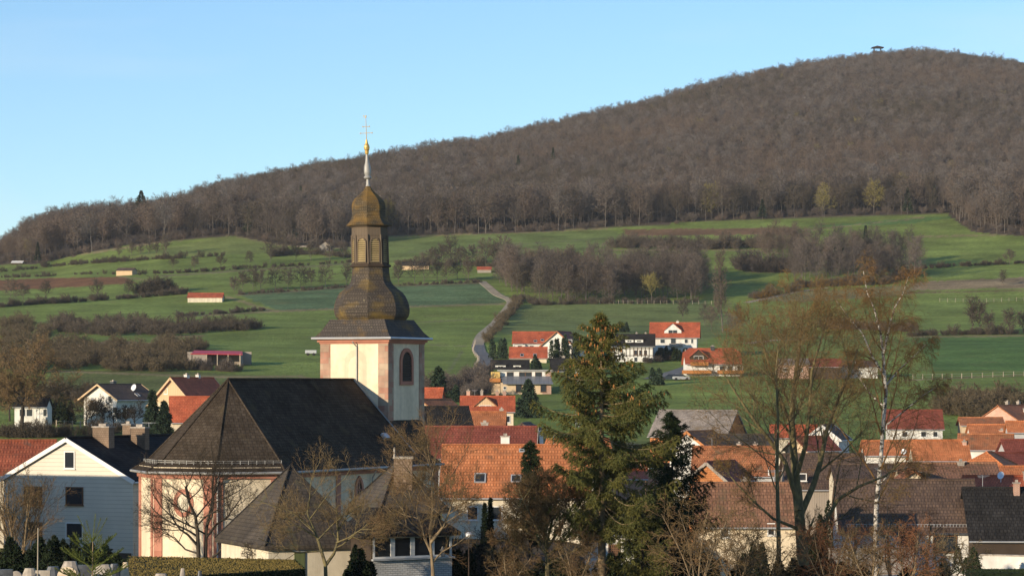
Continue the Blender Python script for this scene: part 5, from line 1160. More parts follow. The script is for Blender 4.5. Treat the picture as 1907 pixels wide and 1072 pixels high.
for k, (px, d, h, lab) in enumerate(((1660, 168, 6.0, 'weeping russet shrub tree hanging over the yard wall'), (1585, 165, 5.2, 'drooping reddish bush between alder and birch trunks'), (1722, 170, 5.6, 'drooping brown bush before the dark tiled house window'))):
    t = tree_at('weeping_tree', lab, px, d, 1110, 'weeping shrubs on the right'); T = Tree(40+k, WEEP); T.axis(Vector((0, 0, 0)), Vector((.05, 0, 1)), h*.75, .14, 0); T.parts(t, 'bark_tan', 'twig_red', 2)
# ---- fruit trees, shrubs and other bare trees in front
FRU = [S_(4, .07, .03, 7, k=7, tip=.55, s=.45), S_(6, .12, .05, 9, (35, 70), (.55, .9), .2, 5, rr=.6, tip=.35), S_(6, .15, .07, 7, (30, 65), (.42, .68), .15, 3, rr=.55, rmin=.012), S_(5, .15, .05, 5, (30, 60), (.42, .68), .1, 3, rr=.6, rmin=.008), S_(4, .13, .03, 0, (25, 60), (.5, .8), .1, 2, rmin=.0055)]
def fruit(label, px, d, base, seed, h, r, tm, cm, spec=FRU, group=None, name='fruit_tree', lean=(0, 0), scale=1.0, stems=1, buds=None):
    t = tree_at(name, label, px, d, base, group); T = Tree(seed, spec)
    for i in range(stems):
        a = 6.28*i/max(stems, 1)+seed; sp = .0 if stems == 1 else .32
        T.axis(Vector((math.cos(a)*.12*(stems > 1), math.sin(a)*.12*(stems > 1), 0)), Vector((lean[0]+sp*math.cos(a), lean[1]+sp*math.sin(a), 1)), h, r, 0)
    T.parts(t, tm, cm, 2, buds); return t
t = tree_at('apple_tree', 'old dark apple tree with twin gnarled trunks before the apse', 376, 168, 1085); o = ORG[t]; T = Tree(31, FRU)
for pts, r, k in (([(369, 1088, 0), (370, 1040, 0), (368, 990, 0), (364, 960, 0), (352, 935, 0), (345, 905, .2)], .15, 8), ([(384, 1088, .3), (383, 1040, .3), (384, 985, .4), (392, 950, .4), (398, 920, .6), (410, 895, .8)], .13, 8), ([(368, 1015, 0), (350, 995, -.4), (335, 985, -.7), (318, 960, -1), (310, 930, -1)], .08, 6), ([(384, 1000, .3), (404, 975, .8), (425, 960, 1), (450, 925, 1.3)], .08, 6), ([(384, 1045, .3), (405, 1030, -.4), (430, 1000, -.8), (470, 985, -1)], .08, 6), ([(369, 1030, 0), (345, 1022, .5), (325, 1000, 1), (300, 990, 1.2)], .06, 5)):
    T.emit(px_poly(pts, 168, o), r, 0, kids=k, rend=r*.35, start=.35)
T.parts(t, 'bark_dark', 'twig_dark', 2)
t = tree_at('pruned_fruit_tree', 'pruned olive-barked fruit tree in front of the pyramid roofed hall', 614, 148, 1110); o = ORG[t]; T = Tree(32, FRU)
for pts, r, k in (([(608, 1112, 0), (606, 1050, 0), (594, 1010, 0), (584, 985, .1), (572, 955, .3), (578, 920, .5)], .11, 8), ([(606, 1052, 0), (622, 1030, .3), (630, 1005, .5), (628, 965, .5), (626, 945, .6)], .09, 5), ([(628, 990, .5), (645, 960, .9), (658, 945, 1.1)], .06, 5), ([(590, 1000, 0), (566, 985, -.5), (545, 975, -.8), (530, 960, -1)], .05, 6), ([(626, 1010, .4), (650, 1000, -.2), (672, 985, -.5), (695, 985, -.8)], .05, 6)):
    T.emit(px_poly(pts, 148, o), r, 0, kids=k, rend=r*.35, start=.3)
T.parts(t, 'bark_green', 'twig_olive', 2)
t = tree_at('porch_fruit_tree', 'fruit tree with upright water shoots before the glazed porch', 806, 143, 1110); o = ORG[t]; T = Tree(33, FRU)
for pts, r, k in (([(808, 1112, 0), (806, 1060, 0), (803, 1025, 0), (800, 990, 0)], .12, 3), ([(803, 1028, 0), (790, 1000, .3), (780, 965, .4), (768, 935, .5), (760, 910, .5)], .08, 9), ([(800, 995, 0), (806, 950, .2), (804, 900, .3), (800, 860, .3), (796, 825, .3)], .08, 11), ([(802, 1010, 0), (825, 980, -.3), (838, 950, -.5), (848, 915, -.6)], .08, 9), ([(802, 1000, 0), (812, 960, .8), (826, 930, 1.1), (832, 895, 1.2)], .06, 8), ([(790, 1000, .3), (765, 985, -.4), (745, 972, -.7), (725, 975, -.9)], .05, 7)):
    T.emit(px_poly(pts, 143, o), r, 0, kids=k, rend=r*.3, start=.3)
T.parts(t, 'bark_tan', 'twig_brown', 2)
DENSE = [S_(3, .07, .03, 10, k=7, tip=.6, s=.42), S_(6, .12, .02, 11, (20, 82), (.75, 1.15), .2, 5, rr=.6, tip=.3, dec=.2), S_(6, .13, .03, 10, (30, 65), (.38, .62), .15, 3, rr=.55, rmin=.017), S_(5, .14, .02, 9, (30, 65), (.42, .68), .1, 3, rr=.6, rmin=.0125), S_(4, .12, .02, 0, (25, 60), (.45, .75), .1, 2, rmin=.012)]
RND = [FRU[0], dict(FRU[1], lr=(.32, .6), kids=9), dict(FRU[2], kids=8, lr=(.45, .75)), dict(FRU[3], kids=6, rmin=.011), dict(FRU[4], rmin=.010)]
t = tree_at('round_tree', 'round dense bare tree full of fine brown twigs left of the tall spruce', 1019, 151, 1112); o = ORG[t]; T = Tree(35, RND)
for pts, r, k in (([(1021, 1114, 0), (1020, 1060, 0), (1019, 1030, 0), (1017, 1005, 0)], .17, 2), ([(1019, 1035, 0), (1000, 1005, .3), (975, 980, .5), (948, 965, .6)], .08, 9), ([(1019, 1025, 0), (1000, 985, -.4), (982, 945, -.7), (968, 915, -.8)], .08, 10), ([(1018, 1010, 0), (1014, 970, .3), (1008, 930, .5), (1004, 900, .6)], .08, 10),
                  ([(1018, 1010, 0), (1028, 970, -.5), (1036, 930, -.8), (1040, 905, -1)], .08, 10), ([(1019, 1020, 0), (1042, 985, .4), (1062, 950, .8), (1076, 925, .9)], .08, 10), ([(1020, 1035, 0), (1045, 1010, -.3), (1072, 985, -.6), (1094, 968, -.8)], .08, 9), ([(1020, 1050, 0), (990, 1030, -.9), (962, 1015, -1.4), (940, 1005, -1.6)], .06, 8), ([(1020, 1050, 0), (1050, 1035, -.9), (1078, 1020, -1.4), (1098, 1010, -1.6)], .06, 8), ([(1019, 1030, 0), (1012, 990, 1.0), (1006, 955, 1.6)], .07, 9), ([(1019, 1030, 0), (1016, 1000, -1.1), (1022, 965, -1.7)], .07, 9)):
    T.emit(px_poly(pts, 151, o), r, 0, kids=k, rend=r*.35, start=.3)
T.parts(t, 'bark_green', 'twig_brown', 2)
fruit('small fruit tree standing behind the mossy hedge near the green door', 483, 160, 1080, 36, 1.6, .07, 'bark_dark', 'twig_dark', FRU)
SHR = [S_(6, .06, .03, 9, k=5, tip=.3, s=.15), S_(6, .1, .06, 9, (18, 48), (.42, .68), .15, 3, rr=.5), S_(5, .11, .05, 8, (20, 50), (.4, .65), .1, 3, rr=.6, rmin=.011), S_(4, .1, .04, 0, (20, 50), (.45, .75), .1, 2, rmin=.0095)]
fruit('sunlit many-stemmed bare tree before the weatherboarded house', 34, 172, 1070, 37, 5.2, .085, 'bark_tan', 'twig_brown', SHR, name='multi_stem_tree', stems=6)
ARC = [S_(7, .06, -.06, 11, k=5, tip=.3, s=.15), S_(6, .1, -.04, 8, (25, 60), (.35, .6), .15, 3, rr=.5), S_(5, .11, -.05, 6, (25, 55), (.4, .65), .1, 3, rr=.6, rmin=.011), S_(4, .1, -.04, 0, (25, 55), (.45, .75), .1, 2, rmin=.0095)]
for k, (px, d, h, m, lab) in enumerate(((1300, 146, 4.4, 'twig_brown', 'arching brown shrub at the foot of the dark spruce'), (1372, 150, 3.6, 'twig_brown', 'tangled bare shrub before the whitewashed wall'), (1424, 156, 3.4, 'twig_olive', 'olive bare shrub beside the straight alder'), (1545, 152, 3.6, 'twig_red', 'reddish bare shrub under the alder fork'),
        (1620, 150, 3.3, 'twig_brown', 'brown shrub below the birch at the bottom edge'), (1690, 150, 3.4, 'twig_red', 'red-twigged shrub in front of the dark tiled house'), (1760, 156, 3.0, 'twig_olive', 'low olive shrub near the garden wall'), (950, 146, 2.2, 'twig_brown', 'low bare shrub left of the round tree'), (1075, 146, 2.4, 'twig_brown', 'low bare shrub by the spruce trunk'), (880, 160, 3.4, 'twig_dark', 'dark bare shrub beside the porch'))):
    fruit(lab, px, d, 1105, 50+k, h, .05, 'bark_tan' if m != 'twig_dark' else 'bark_dark', m, ARC, 'bare shrubs along the bottom', 'bare_shrub', stems=5)
for k, (px, d, top, lab) in enumerate(((40, 505, 582, 'big bare tree with spreading crown at the left edge'), (18, 545, 690, 'smaller bare tree below the big one at the left edge'))):
    base = 790; h = (base-top)*d/F; fruit(lab, px, d, None, 70+k, h*.5, .38 if k == 0 else .2, 'bark_dark', 'twig_brown', [dict(s, rmin=s.get('rmin', 0)*3.2) for s in DENSE], name='edge_tree', group=None)
for k, (px, d, h, lab) in enumerate(((52, 512, 3.0, 'small bare tree in front of the garden cottage'), (176, 500, 5.0, 'gnarled bare tree left of the dark roofed white house'), (210, 515, 3.2, 'thin bare tree in front of the dark roofed white house'), (236, 520, 3.2, 'bare shrubby tree by the gable of the dark roofed house'), (392, 455, 4.0, 'reddish bare tree before the red tiled wing'), (895, 520, 4, 'bare tree near the foot of the village road'), (120, 560, 4.5, 'bare tree in the garden hedge at the far left'), (192, 518, 4.6, 'dark bare tree overlapping the left corner of the dark roofed white house'), (252, 512, 4.0, 'dark bare tree overlapping the shaded side of the dark roofed white house'), (160, 530, 4.2, 'bare tree between cottage evergreen and dark roofed white house'))):
    fruit(lab, px, d, None, 80+k, h*(.95 if k in (1, 2, 3, 7, 8, 9) else .55), .13, 'bark_dark' if k not in (4,) else 'bark_tan', 'twig_dark' if k in (1, 2, 3, 7, 8) else 'twig_red' if k == 4 else 'twig_brown', [dict(s, rmin=s.get('rmin', 0)*3.6) for s in FRU], 'garden trees at the village edge', 'garden_tree')
# ---- leafy evergreen masses: shrubs, ivy column, clipped hedges
def leafy(name, label, px, d, base, rx, ry, h, mat, seed, n=5000, leaf=(.16, .10), spikes=6, cat='shrub', group=None):
    t = tree_at(name, label, px, d, base, group, cat); rg = np.random.default_rng(seed); C = [(rg.uniform(-rx, rx)*.75, rg.uniform(-ry, ry)*.75, h*rg.uniform(.55, 1)) for _ in range(spikes)]
    g = Geo(); tubes(g, [(c[0]*.4, c[1]*.4, -.2, c[0], c[1], c[2]*.85, .04, .012, 5) for c in C]); link('stem', g.mesh('stem', [M['bark_dark']]), t)
    P = []
    for cx, cy, ch in C:
        m = n//spikes; u = rg.uniform(0, 1, m); f = (1-u)**.6; a = rg.uniform(0, 6.283, m); r = rg.uniform(.45, 1, m)**.5*f*.55*min(rx, 1.6)*(1+.25*np.sin(a*3+u*9)); P.append(np.stack([cx+r*np.cos(a), cy+r*np.sin(a), u*ch], 1))
    P = np.concatenate(P); D = rg.normal(0, .6, P.shape)+np.array([0, 0, .6]); g = Geo(); blades(g, P, D, rg.uniform(.7, 1.3, len(P))*leaf[0], leaf[1], rg); link('foliage', g.mesh('foliage', [M[mat]]), t); return t
leafy('evergreen_shrub', 'dark upright evergreen shrub before the weatherboarded wall', 122, 190, 1075, 1.1, .9, 3.4, 'ivy', 1)
leafy('evergreen_shrub', 'lower dark evergreen shrub left of the church corner', 186, 188, 1075, 1.5, 1, 2.4, 'ivy', 2)
leafy('evergreen_shrub', 'broad dark evergreen shrub at the left edge below the bare tree', 25, 165, 1085, 2.2, 1.2, 2.9, 'ivy', 3, 9000, spikes=9)
leafy('evergreen_shrub', 'dark evergreen shrub between hedge and bare many-stemmed tree', 78, 163, 1085, 1.2, 1, 2.5, 'ivy', 4)
leafy('ivy_column', 'dark ivy-clad stem rising before the orange house wall', 907, 182, 1045, .45, .45, 5.0, 'ivy', 5, 5000, spikes=2, cat='ivy')
leafy('holly_bush', 'dark bush below the ivy-clad stem', 925, 168, 1090, 1.7, 1, 2.5, 'ivy', 6, 8000, spikes=7)
leafy('holly_bush', 'dark bush beside the globe lamp', 868, 157, 1095, 1.0, .8, 2.2, 'ivy', 7, 5000)
leafy('yew_bush', 'dark yew bush behind the trunk of the forked alder', 1512, 185, 1070, 1.2, 1, 3.0, 'ivy', 8, 6000)
leafy('yew_bush', 'tall dark evergreen between alder fork and birch', 1545, 262, None, 1.5, 1, 5.4, 'ivy', 12, 6000, (.2, .12))
leafy('yew_bush', 'yellowish green yew beside the white garden wall', 1803, 206, 1068, .9, .7, 1.9, 'needle_dark', 9, 4000)
leafy('yew_bush', 'dark yew before the whitewashed wall of the long brown house', 1400, 200, 1075, 1.0, .8, 2.6, 'ivy', 10, 5000)
for k, (px, py, rx, h, m) in enumerate(((930, 668, 3.2, 6.5, 'needle_blue'), (1036, 672, 3.2, 6.0, 'needle_dark'), (1062, 668, 2.6, 7.0, 'needle_blue'), (1233, 668, 2.2, 3.2, 'needle_blue'), (1222, 717, 1.7, 4.3, 'needle_blue'), (1264, 672, 2.6, 3.6, 'needle_dark'), (1160, 618, 1.6, 4.2, 'needle_blue'), (1250, 670, 2.0, 4.0, 'needle_blue'), (998, 690, 1.4, 3.6, 'needle_blue'), (1065, 722, 2.2, 6.0, 'needle_blue'), (1090, 700, 2, 3, 'needle_dark'), (94, 782, 3.4, 5.8, 'ivy'), (112, 790, 2.6, 4.0, 'ivy'), (846, 748, 1.5, 3.2, 'needle_blue'))):
    lab = ('dense garden evergreen at the left end of the long white house', 'dark garden bush before the white gable wing', 'taller evergreen against the white gable wing', 'rounded bush below the red roofed villa', 'clipped upright yew beside the side road', 'garden bush right of the villa steps', 'pair-like small conifer on the meadow above the half-timbered house', 'bush under the villa balcony', 'little conifer at the corner of the smaller white house', 'dark conifer beside the grey roofed white house', 'low bush in front of the grey roofed white house', 'dark evergreen right of the garden cottage', 'dark bush below the garden cottage evergreen', 'small dark evergreen right of the brown boarded gable')[k]
    g_ = G(px, py); leafy('garden_evergreen', lab, px, g_.y, None, rx, rx*.7, h, m, 100+k, 2200, (.5, .3), 6, 'shrub', 'evergreens in the hillside gardens')
for k, (px, dd, rx, h, lab) in enumerate(((990, 157, 1.6, 2.0, 'dark low evergreen behind the round bare tree'), (1062, 156, 1.5, 2.2, 'dark low evergreen between round tree and spruce trunk'), (1160, 158, 1.6, 2.4, 'dark evergreen right of the spruce trunk'), (1290, 152, 1.5, 2.4, 'dark evergreen at the foot of the dark spruce'), (1345, 158, 1.3, 1.9, 'dark evergreen under the arching shrub'), (1470, 158, 1.2, 2.0, 'dark ivy mound at the alder foot'), (1580, 158, 1.6, 2.0, 'dark evergreen below the birch'), (1720, 170, 1.6, 2.0, 'dark evergreen at the yard corner'), (640, 153, .7, 1.2, 'dark low bush beside the green door'), (672, 150, .75, 2.6, 'dark upright evergreen added to darken the porch end wall'), (45, 140, 1.6, 1.5, 'dark creeping evergreen behind the gravestones'), (165, 150, 2.0, 2.0, 'dark evergreen behind the young spruce'))):  # the evergreen at the porch end wall is added to darken that wall
    leafy('low_evergreen', lab, px, dd, 1105, rx, .9, h+zz(1072, dd)*0, 'ivy', 140+k, 6000, spikes=6, group='low evergreens along the bottom')
def hedge(name, label, corners, z0, z1, mats, n, seed):
    """clipped hedge: solid core, needle clad faces; the flat top is mossy"""
    c = sum((Vector(q) for q in corners), Vector())/4; t = thing(name, label, 'hedge', (c.x, c.y, z0)); mb = MB()
    mb.prism([Vector((q[0], q[1], z1)) for q in corners], [Vector((q[0], q[1], z0-.3)) for q in corners], 0); mb.build('core', 'ivy', t)
    rg = np.random.default_rng(seed); K = np.array([[q[0], q[1]] for q in corners]); u = rg.uniform(0, 1, (n, 1)); v = rg.uniform(0, 1, (n, 1)); P2 = (K[0]*(1-u)+K[1]*u)*(1-v)+(K[3]*(1-u)+K[2]*u)*v
    P = np.concatenate([P2, np.full((n, 1), z1-.02)], 1)-np.array([c.x, c.y, z0]); g = Geo(); blades(g, P, rg.normal(0, .5, P.shape)+np.array([0, 0, .35]), rg.uniform(.05, .11, n), .045, rg); link('top_growth', g.mesh('top_growth', [M[mats[0]]]), t)
    m = n//2; g = Geo(); F_ = []
    for i in range(4):
        a, b = K[i], K[(i+1) % 4]; u = rg.uniform(0, 1, (m//2, 1)); q = a*(1-u)+b*u; F_.append(np.concatenate([q, rg.uniform(z0, z1, (m//2, 1))], 1))
    P = np.concatenate(F_)-np.array([c.x, c.y, z0]); blades(g, P, rg.normal(0, .7, P.shape), .12, .06, rg); link('side_growth', g.mesh('side_growth', [M[mats[1]]]), t)
M['hedge_moss'] = twig('mossy_hedge_top', (.20, .145, .045), (.14, .11, .034), .05)
a, b, c_, d_ = W(226, 1066, 132), W(566, 1052, 140), W(548, 1047.5, 147), W(240, 1045, 150)
hedge('clipped_hedge', 'long clipped hedge with a flat yellow-brown top before the church', [a, b, c_, d_], -10.3, -9.02, ('hedge_moss', 'ivy'), 26000, 1)
a, b, c_, d_ = W(1800, 1066, 196), W(1930, 1068, 196), W(1930, 1060, 200), W(1800, 1060, 200)
hedge('dark_hedge', 'low dark hedge in front of the white garden wall', [a, b, c_, d_], -14.6, -12.9, ('needle_dark', 'ivy'), 7000, 2)
M['tanstone'] = plain('tan_sandstone', (.58, .46, .33), .9, .15, 4, 1)
# ---- gravestones and the like along the bottom
def stone(name, label, px, py, d, w, h, mat, seed, shape='boulder', cat='gravestone', th=None):
    c = W(px, py, d); rg = random.Random(seed); mb = MB(); z0 = gz(c.x, c.y)-.1; zc = c.z
    if shape == 'boulder':
        kx = 10; rings = []
        for i in range(6):
            f = i/5; rr = (1-(.93*f)**3)**.5
            rings.append([Vector((c.x+w/2*rr*math.cos(6.283*j/kx)*rg.uniform(.82, 1.1), d+w*.3*rr*math.sin(6.283*j/kx)*rg.uniform(.82, 1.1), z0+(zc+h/2-z0)*f)) for j in range(kx)])
        for r0, r1 in zip(rings[:-1], rings[1:]):
            for j in range(kx): mb.poly([r0[j], r0[(j+1) % kx], r1[(j+1) % kx], r1[j]])
        mb.poly(rings[-1])
    else:
        t = th or .16; ou = arch(w, zc+h/2-z0, {'round': False, 'flat': None, 'gothic': True}[shape], 5); zz_ = (zc+h/2+z0)/2; q = lambda o: [Vector((c.x+a, d+o, zz_+b)) for a, b in ou]; f0, b0 = q(-t/2), q(t/2)
        mb.prism([Vector(p) for p in f0], [Vector(p) for p in b0]); mb.box((c.x, d, z0+.08), (1, 0, 0), (0, 1, 0), Z, w/2+.1, t/2+.1, .12)
    return tag(mb.build(name, mat, loc=(c.x, c.y, z0), smooth=(shape == 'boulder')), label, cat, 'gravestones along the cemetery edge')
for a in ((10, 1059, 118, .6, 'darkstone', 'flat', 'dark polished gravestone at the left bottom corner'), (30, 1062, 120, .5, 'stone', 'round', 'small grey rounded gravestone beside the dark polished one'), (56, 1057, 121, .95, 'palestone', 'boulder', 'pale rough boulder stone among the left gravestones'), (80, 1061, 119, .6, 'palestone', 'flat', 'pale flat topped gravestone behind the thin stake'),
          (99, 1054, 124, 1.1, 'darkstone', 'boulder', 'dark craggy boulder stone right of the thin stake'), (126, 1054, 118, .85, 'tanstone', 'round', 'rounded sunlit sandstone headstone beside the young spruce'), (131, 1044, 128, 1.2, 'stone', 'boulder', 'brown boulder stone behind the rounded headstone'), (157, 1051, 128, .7, 'darkstone', 'flat', 'dark gravestone half behind the young spruce'),
          (192, 1050, 126, 1.3, 'stone', 'boulder', 'brown craggy stone right of the young spruce'), (213, 1049, 128, .8, 'darkstone', 'boulder', 'black shiny rounded stone near the hedge end'), (233, 1046, 127, .5, 'tanstone', 'boulder', 'white pointed stone leaning at the hedge end'), (340, 1057, 116, .32, 'stone', 'boulder', 'grey pointed stone before the hedge'), (372, 1062, 117, .3, 'darkstone', 'boulder', 'small dark stone right of the grey pointed one'), (300, 1067, 112, 1.0, 'stone', 'boulder', 'low wide stone at the bottom edge before the hedge')):
    stone('gravestone', a[6], a[0], a[1], a[2], a[3], .0, a[4], int(a[0]), a[5])
c = W(70, 1065, 100); mb = MB(); mb.tube(W(70, 1090, 100), W(71, 982, 100), .03, .02, 6); tag(mb.build('garden_stake', 'fencewood', loc=tuple(W(70, 1090, 100))), 'thin upright stake among the gravestones at the left', 'stake')
mb = MB(); mb.tube(W(251, 1090, 110), W(251, 1010, 110), .012, .01, 5); tag(mb.build('iron_rod', 'timber', loc=tuple(W(251, 1090, 110))), 'thin dark rod standing before the left part of the hedge', 'rod')
# ---------------------------------------------------------------- far trees: a few grown once, copied as objects or scattered as one wood
M['far_twig'] = twig('far_bare_twigs', (.122, .098, .083), (.088, .073, .062), .32)
M['far_twig_pink'] = twig('far_pinkish_twigs', (.145, .108, .084), (.115, .088, .07), .15)
M['far_twig_grey'] = twig('far_grey_twigs', (.15, .13, .12), (.12, .105, .095), .2)
M['far_twig_dark'] = twig('far_dark_twigs', (.10, .08, .06), (.08, .066, .05), .2)
M['far_scrub'] = twig('far_scrub_twigs', (.13, .098, .062), (.09, .074, .046), .1)
M['far_willow'] = twig('willow_twigs', (.24, .2, .06), (.19, .16, .055), .1)
M['far_bark'] = bark('far_bark', (.17, .15, .125), (.10, .085, .072), 1)
M['far_needle'] = twig('far_needles', (.03, .045, .022), (.022, .034, .02), .25)
def far_tree(seed, H, wide, tw, bare=.35, n1=13, n2=7, n3=6, rad=(.16, .07, .05, .045), upright=.25):
    """mesh of one bare tree a few pixels tall: trunk, limbs, sprays of twigs"""
    spec = [S_(5, .04, .03, n1, k=4, s=bare, tip=.3), S_(4, .1, upright*.4, n2, (28, 62), (wide*.8, wide*1.25), .2, 3, dec=.5, rr=.5, rmin=rad[1]), S_(3, .14, upright*.3, n3, (30, 65), (.45, .75), .15, 3, rr=.6, rmin=rad[2]), S_(2, .15, .05, 0, (25, 65), (.5, .9), .1, 2, rmin=rad[3])]
    T = Tree(seed, spec); T.axis(Vector((0, 0, -.3)), Vector((0, 0, 1)), H, rad[0]*H/14, 0); g = Geo()
    tubes(g, T.seg[0], 0); 
    for l in (1, 2, 3): tubes(g, T.seg[l], 1)
    return g.mesh('bare_tree', [M['far_bark'], M[tw]])
def far_bush(seed, H, Wd, tw, n=9):
    spec = [S_(3, .1, .04, 8, k=3, s=.12, tip=.4), S_(3, .14, .05, 9, (20, 60), (.4, .7), .12, 3, rmin=.032), S_(2, .15, .05, 0, (25, 65), (.5, .9), .1, 2, rmin=.028)]
    T = Tree(seed, spec); rg = random.Random(seed)
    for i in range(n): a = 6.283*i/n; s = rg.uniform(.1, .5); T.axis(Vector((math.cos(a)*s*Wd*.4, math.sin(a)*s*Wd*.4, -.2)), Vector((math.cos(a)*Wd/H*.5*rg.uniform(.3, 1.1), math.sin(a)*Wd/H*.5*rg.uniform(.3, 1.1), 1)), H*rg.uniform(.5, .8), .05, 0)
    g = Geo()
    for l in range(3): tubes(g, T.seg[l], 0)
    V = np.concatenate(g.V); Q = np.concatenate(g.Fq); return V, Q
def far_conifer(seed, H, Rr, mat='far_needle', n=900):
    rg = np.random.default_rng(seed); g = Geo(); tubes(g, [(0, 0, -.3, 0, 0, H*.97, .2, .03, 5)], 0); u = rg.uniform(.08, 1, n)**.8; a = rg.uniform(0, 6.283, n); lay = 1-.28*((u*13) % 1); r = Rr*(1-u)**.85*lay*rg.uniform(.3, 1, n)
    P = np.stack([r*np.cos(a)*.75, r*np.sin(a)*.75, u*H], 1); D = np.stack([np.cos(a), np.sin(a), np.full(n, -.3)], 1)+rg.normal(0, .25, (n, 3)); blades(g, P, D, np.maximum(r*.9, .6), .5, rg, 1); return g.mesh('conifer', [M['far_bark'], M[mat]])
BEECH = [far_tree(200+i, H, w, tw, bare, 15, 8, 6, (.15, .08, .07, .07)) for i, (H, w, tw, bare) in enumerate(((18, .40, 'far_twig', .24), (17, .44, 'far_twig', .2), (19, .38, 'far_twig_grey', .3), (16, .46, 'far_twig_pink', .18), (18, .42, 'far_twig', .24), (15, .48, 'far_twig_dark', .14)))]
ORCH = [far_tree(220+i, H, .55, 'far_twig_dark', .26, 12, 8, 7, (.22, .07, .05, .045), .15) for i, H in enumerate((5.2, 6.0, 4.6))]
COP = [far_tree(230+i, H, .42, tw, .1, 20, 8, 9, (.15, .06, .042, .036)) for i, (H, tw) in enumerate(((12, 'far_twig'), (13.5, 'far_twig'), (11, 'far_twig_dark'), (12.5, 'far_twig_pink'), (14, 'far_twig')))]
CONF = [far_conifer(240+i, H, r) for i, (H, r) in enumerate(((15, 3.4), (18, 3.8), (11, 3.0)))]
rnd = random.Random(99)
def put(me, name, label, cat, px, py=None, loc=None, group=None, s=1.0):
    p = loc if loc is not None else G(px, py); o = link(name, me, None, tuple(p)); o.rotation_euler = (0, 0, rnd.uniform(0, 6.283)); o.scale = (s*rnd.uniform(.92, 1.08), s*rnd.uniform(.92, 1.08), s*rnd.uniform(.9, 1.1)); return tag(o, label, cat, group)
# orchard and hedge trees on the left meadows
for px, py in ((222, 480), (245, 477), (262, 475), (277, 474), (291, 476), (322, 501), (362, 504), (412, 499), (465, 493)):
    put(rnd.choice(ORCH), 'orchard_tree', 'small bare fruit tree along the upper left meadow hedges', 'tree', px, py, group='bare fruit trees on the upper left meadows')
put(ORCH[1], 'orchard_tree', 'largest spreading bare tree of the upper left meadow', 'tree', 308, 476, s=1.5)
for px, py in ((20, 562), (43, 562), (86, 557), (240, 551), (180, 556)):
    put(rnd.choice(ORCH), 'orchard_tree', 'bare bushy tree in the hedge below the ploughed strip', 'tree', px, py, group='bare trees below the ploughed strip', s=1.15)
for px, py in ((436, 547), (452, 542), (471, 542), (486, 542), (513, 539), (536, 539), (560, 537), (579, 533), (606, 535), (646, 532)):
    put(rnd.choice(ORCH), 'orchard_tree', 'dark bare tree in the orchard row left of the onion dome', 'tree', px, py, group='orchard row left of the onion dome', s=1.25)
for px, py in ((772, 526), (790, 525), (814, 523), (832, 524), (852, 521), (872, 524), (742, 528)):
    put(rnd.choice(ORCH), 'orchard_tree', 'dark bare tree in the orchard row right of the lantern', 'tree', px, py, group='orchard row right of the lantern', s=1.45)
for px, py in ((503, 489), (551, 486), (579, 486), (614, 488), (640, 482), (525, 476)):
    put(rnd.choice(ORCH), 'orchard_tree', 'bare bushy tree in the hedge under the wood edge', 'tree', px, py, group='bare hedge trees under the wood edge', s=1.5)
for px, py in ((805, 496), (822, 494), (840, 495), (858, 495), (905, 497), (922, 497), (938, 496), (880, 492)):
    put(rnd.choice(ORCH), 'orchard_tree', 'bare tree in the cluster around the tan shed', 'tree', px, py, group='bare trees around the tan shed', s=1.6)
# the copse beside the track
cp = [(922, 520), (1000, 518), (1310, 518), (1322, 545), (1285, 560), (1200, 563), (1060, 565), (992, 562), (952, 546)]
k = 0
while k < 170:
    px, py = rnd.uniform(915, 1325), rnd.uniform(505, 566)
    if inpoly(np.array([px]), np.array([py]), cp)[0]:
        put(rnd.choice(COP), 'copse_tree', 'bare brown tree in the dense copse beside the gravel track', 'tree', px, py, group='bare trees of the copse', s=rnd.uniform(.8, 1.12)); k += 1
wil = far_tree(260, 9, .5, 'far_willow', .3, 12, 8, 7, (.14, .06, .045, .045), .4)
put(wil, 'willow_tree', 'yellowish willow standing out before the copse', 'tree', 1214, 566)
pop = far_tree(261, 23, .22, 'far_twig_pink', .12, 34, 9, 7, (.15, .08, .055, .05), .75)
put(pop, 'poplar_tree', 'tall pale bare poplar above the red roofed chalet', 'tree', 1346, 618)
for px, py, s in ((1325, 615, .62), (1375, 618, .6), (1362, 625, .55), (1312, 606, .5)): put(rnd.choice(COP), 'bare_tree', 'bare tree at the foot of the tall pale poplar', 'tree', px, py, group='bare trees below the poplar', s=s)
put(ORCH[2], 'bare_tree', 'small grey bare tree on the meadow above the red roofed villa', 'tree', 1272, 597, s=1.3)
# the wood at the right
for _ in range(75):
    px, py = rnd.uniform(1478, 1705), rnd.uniform(490, 538)
    if py < 536-(px-1478)*.06: put(rnd.choice(COP), 'wood_tree', 'bare tree in the little wood behind the birch top', 'tree', px, py, group='bare trees of the right wood', s=rnd.uniform(.75, 1.1))
for _ in range(20): put(COP[3], 'wood_tree', 'pinkish bare tree at the end of the ploughed field', 'tree', rnd.uniform(1418, 1500), rnd.uniform(466, 486), group='pinkish bare trees by the ploughed field', s=rnd.uniform(.7, 1.0))
for px, py, s in ((1555, 510, .8), (1570, 508, .75), (1612, 497, .95), (1603, 490, .9), (1590, 488, .7), (1545, 512, .6)): put(rnd.choice(CONF), 'conifer_tree', 'dark conifer among the bare trees of the right wood', 'tree', px, py, group='conifers in the right wood', s=s)
for px, py, s in ((1660, 500, 1.0), (1642, 503, .95)): put(COP[4], 'birch_group_tree', 'pale stemmed tree at the right end of the little wood', 'tree', px, py, group='pale stems in the right wood', s=s)
